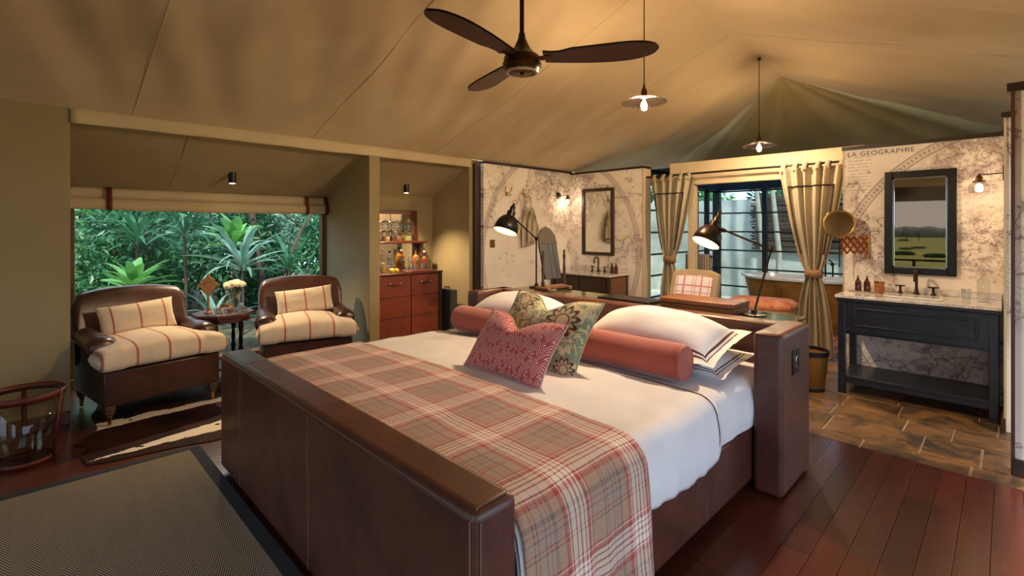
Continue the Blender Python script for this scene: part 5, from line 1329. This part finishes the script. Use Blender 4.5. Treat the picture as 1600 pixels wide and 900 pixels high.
for k, (pts, r_, lb) in enumerate((([(-9.3, 3.0, -.1), (-9.35, 2.95, .9), (-9.5, 2.8, 2.2), (-9.5, 2.7, 4)], .07, 'grey leaning trunk right of the bright rosette outside'), ([(-8.2, 2.9, -.1), (-8.5, 3.1, .9), (-8.6, 3.4, 1.5), (-8.9, 3.9, 2.1), (-9, 4.1, 4)], .035, 'thin forked trunk slanting across the window right'), ([(-9.6, 1.3, -.1), (-9.6, 1.35, 1.2), (-9.5, 1.5, 4)], .06, 'upright trunk left of the carved cross outside'))):
    tk = thing('tree_trunk', lb, 'tree', pts[0]); ob('trunk', MB().tube(pts, [r_ * (1 - .12 * i) for i in range(len(pts))], 8), M['bark'], tk, world=True)
    p = Vector(pts[2]); ob('branch', MB().tube([p, p + Vector((.1, -.5, .35)), p + Vector((.1, -.9, .45))], [r_ * .5, r_ * .35, .01], 6), M['bark'], tk, world=True)
# ---- courtyard behind the bath
struct(ob('wall_courtyard', MB().box(-6.4, 3, 11.2, 11.4, -.2, 2.12), M['outside_wall']))
struct(ob('wall_courtyard_side', MB().box(-6.5, -6.3, 6.6, 11.4, -.2, 2.05), M['outside_wall']))
tf = thing('stick_screen', 'woven brushwood screen against the courtyard wall', 'screen', (-2.0, 11.1, 0))
b = MB(); r_ = random.Random(3)
for k in range(90):
    z = 1.05 + k * .0125; x = -3.85 + r_.uniform(-.08, .1); b.tube([(x, 11.12, z), ((x - .4) / 2, 11.12 + r_.uniform(-.03, .03), z + r_.uniform(-.03, .03)), (-.4, 11.12, z + r_.uniform(-.02, .02))], .011, 5)
so_ = ob('sticks', b, M['bark'], tf, world=True); so_['kind'] = 'stuff'
for x in (-3.6, -2.1, -.6): ob('stake', MB().cyl((x, 11.09, -.1), (x, 11.09, 2.2), .03), M['bark'], tf, world=True)
pale = std('pale_bark', (168, 160, 140), .9, bump=.5, bs=20)
for k, (x, lb) in enumerate(((-3.55, 'pale slender trunk in the courtyard beyond the bath glazing, left one'), (-3.25, 'pale slender trunk in the courtyard beyond the bath glazing, right one'))):
    tag(ob('courtyard_trunk', MB().tube([(x, 10.7, -.1), (x + .03, 10.7, 1), (x - .12, 10.75, 2.4), (x - .1, 10.8, 4)], [.055, .05, .04, .03], 10), pale, None), lb, 'tree')
for k in range(6):
    bush('hedge_shrub', 'green shrub %s over the courtyard wall' % ('leftmost', 'second from left', 'third from left', 'third from right', 'second from right', 'rightmost')[k], -7.2 + k * 1.7, 12.4, -.25, .72, .7, 1.7, 2600, .09, ('leaf_mid', 'leaf_bright')[k % 2], 60 + k, 'shrubs over the courtyard wall')
# ---- plain in front of the tent, seen in the washstand mirror
def acacia(x, y, h, label):
    t = thing('acacia_tree', label, 'tree', (x, y, -12), 0, 'acacias on the plain')
    ob('trunk', MB().tube([(0, 0, 0), (.05 * h, 0, h * .45), (0, 0, h * .8)], [h * .035, h * .03, h * .02], 8).tube([(.05 * h, 0, h * .45), (h * .3, .1, h * .8)], [h * .025, h * .012], 6).tube([(.05 * h, 0, h * .45), (-h * .25, .1, h * .82)], [h * .025, h * .012], 6), M['bark'], t)
    ob('crown', bush_mb(900, h * .62, h * .62, h * .10, h * .05, int(abs(x * 7)) % 999, .1), M['leaf_dark'], t, smooth=False)
    t.children[-1].location.z = h * .76
for um, D, h, lb in ((-.665, 388, 6.5, 'flat-topped acacia nearest the left edge of the washstand mirror view'), (-.575, 412, 7.0, 'flat-topped acacia in the middle of the washstand mirror view'), (-.685, 640, 9.0, 'distant flat-topped acacia high in the washstand mirror view')):
    acacia(um / 5.8 * D, 11.6 - D, h, lb)
for um, D, lb, sd_ in ((-.68, 310, 'low spreading shrub at the lower left of the washstand mirror view', 91), (-.455, 293, 'small low shrub at the lower right of the washstand mirror view', 92)):
    bush('plain_shrub', lb, um / 5.8 * D, 11.6 - D, -12.3, 4.5, 3, 1.1, 1500, .45, 'leaf_dark', sd_, trunk=False)
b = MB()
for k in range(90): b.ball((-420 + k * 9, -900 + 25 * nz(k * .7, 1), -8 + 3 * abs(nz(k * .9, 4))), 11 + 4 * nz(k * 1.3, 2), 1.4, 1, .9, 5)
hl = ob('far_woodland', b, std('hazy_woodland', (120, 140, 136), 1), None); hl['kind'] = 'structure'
rl = thing('terrace_railing', 'dark terrace railing reflected in the washstand mirror', 'railing', (-2.3, -5.1, 0))
for z in (.35, .62): ob('rail', MB().box(-6.1, 1.5, -5.13, -5.08, z, z + .05), M['black'], rl, world=True)
for k in range(8): ob('post', MB().box(-6.1 + k * 1.08, -6.04 + k * 1.08, -5.14, -5.07, -.02, .67), M['black'], rl, world=True)
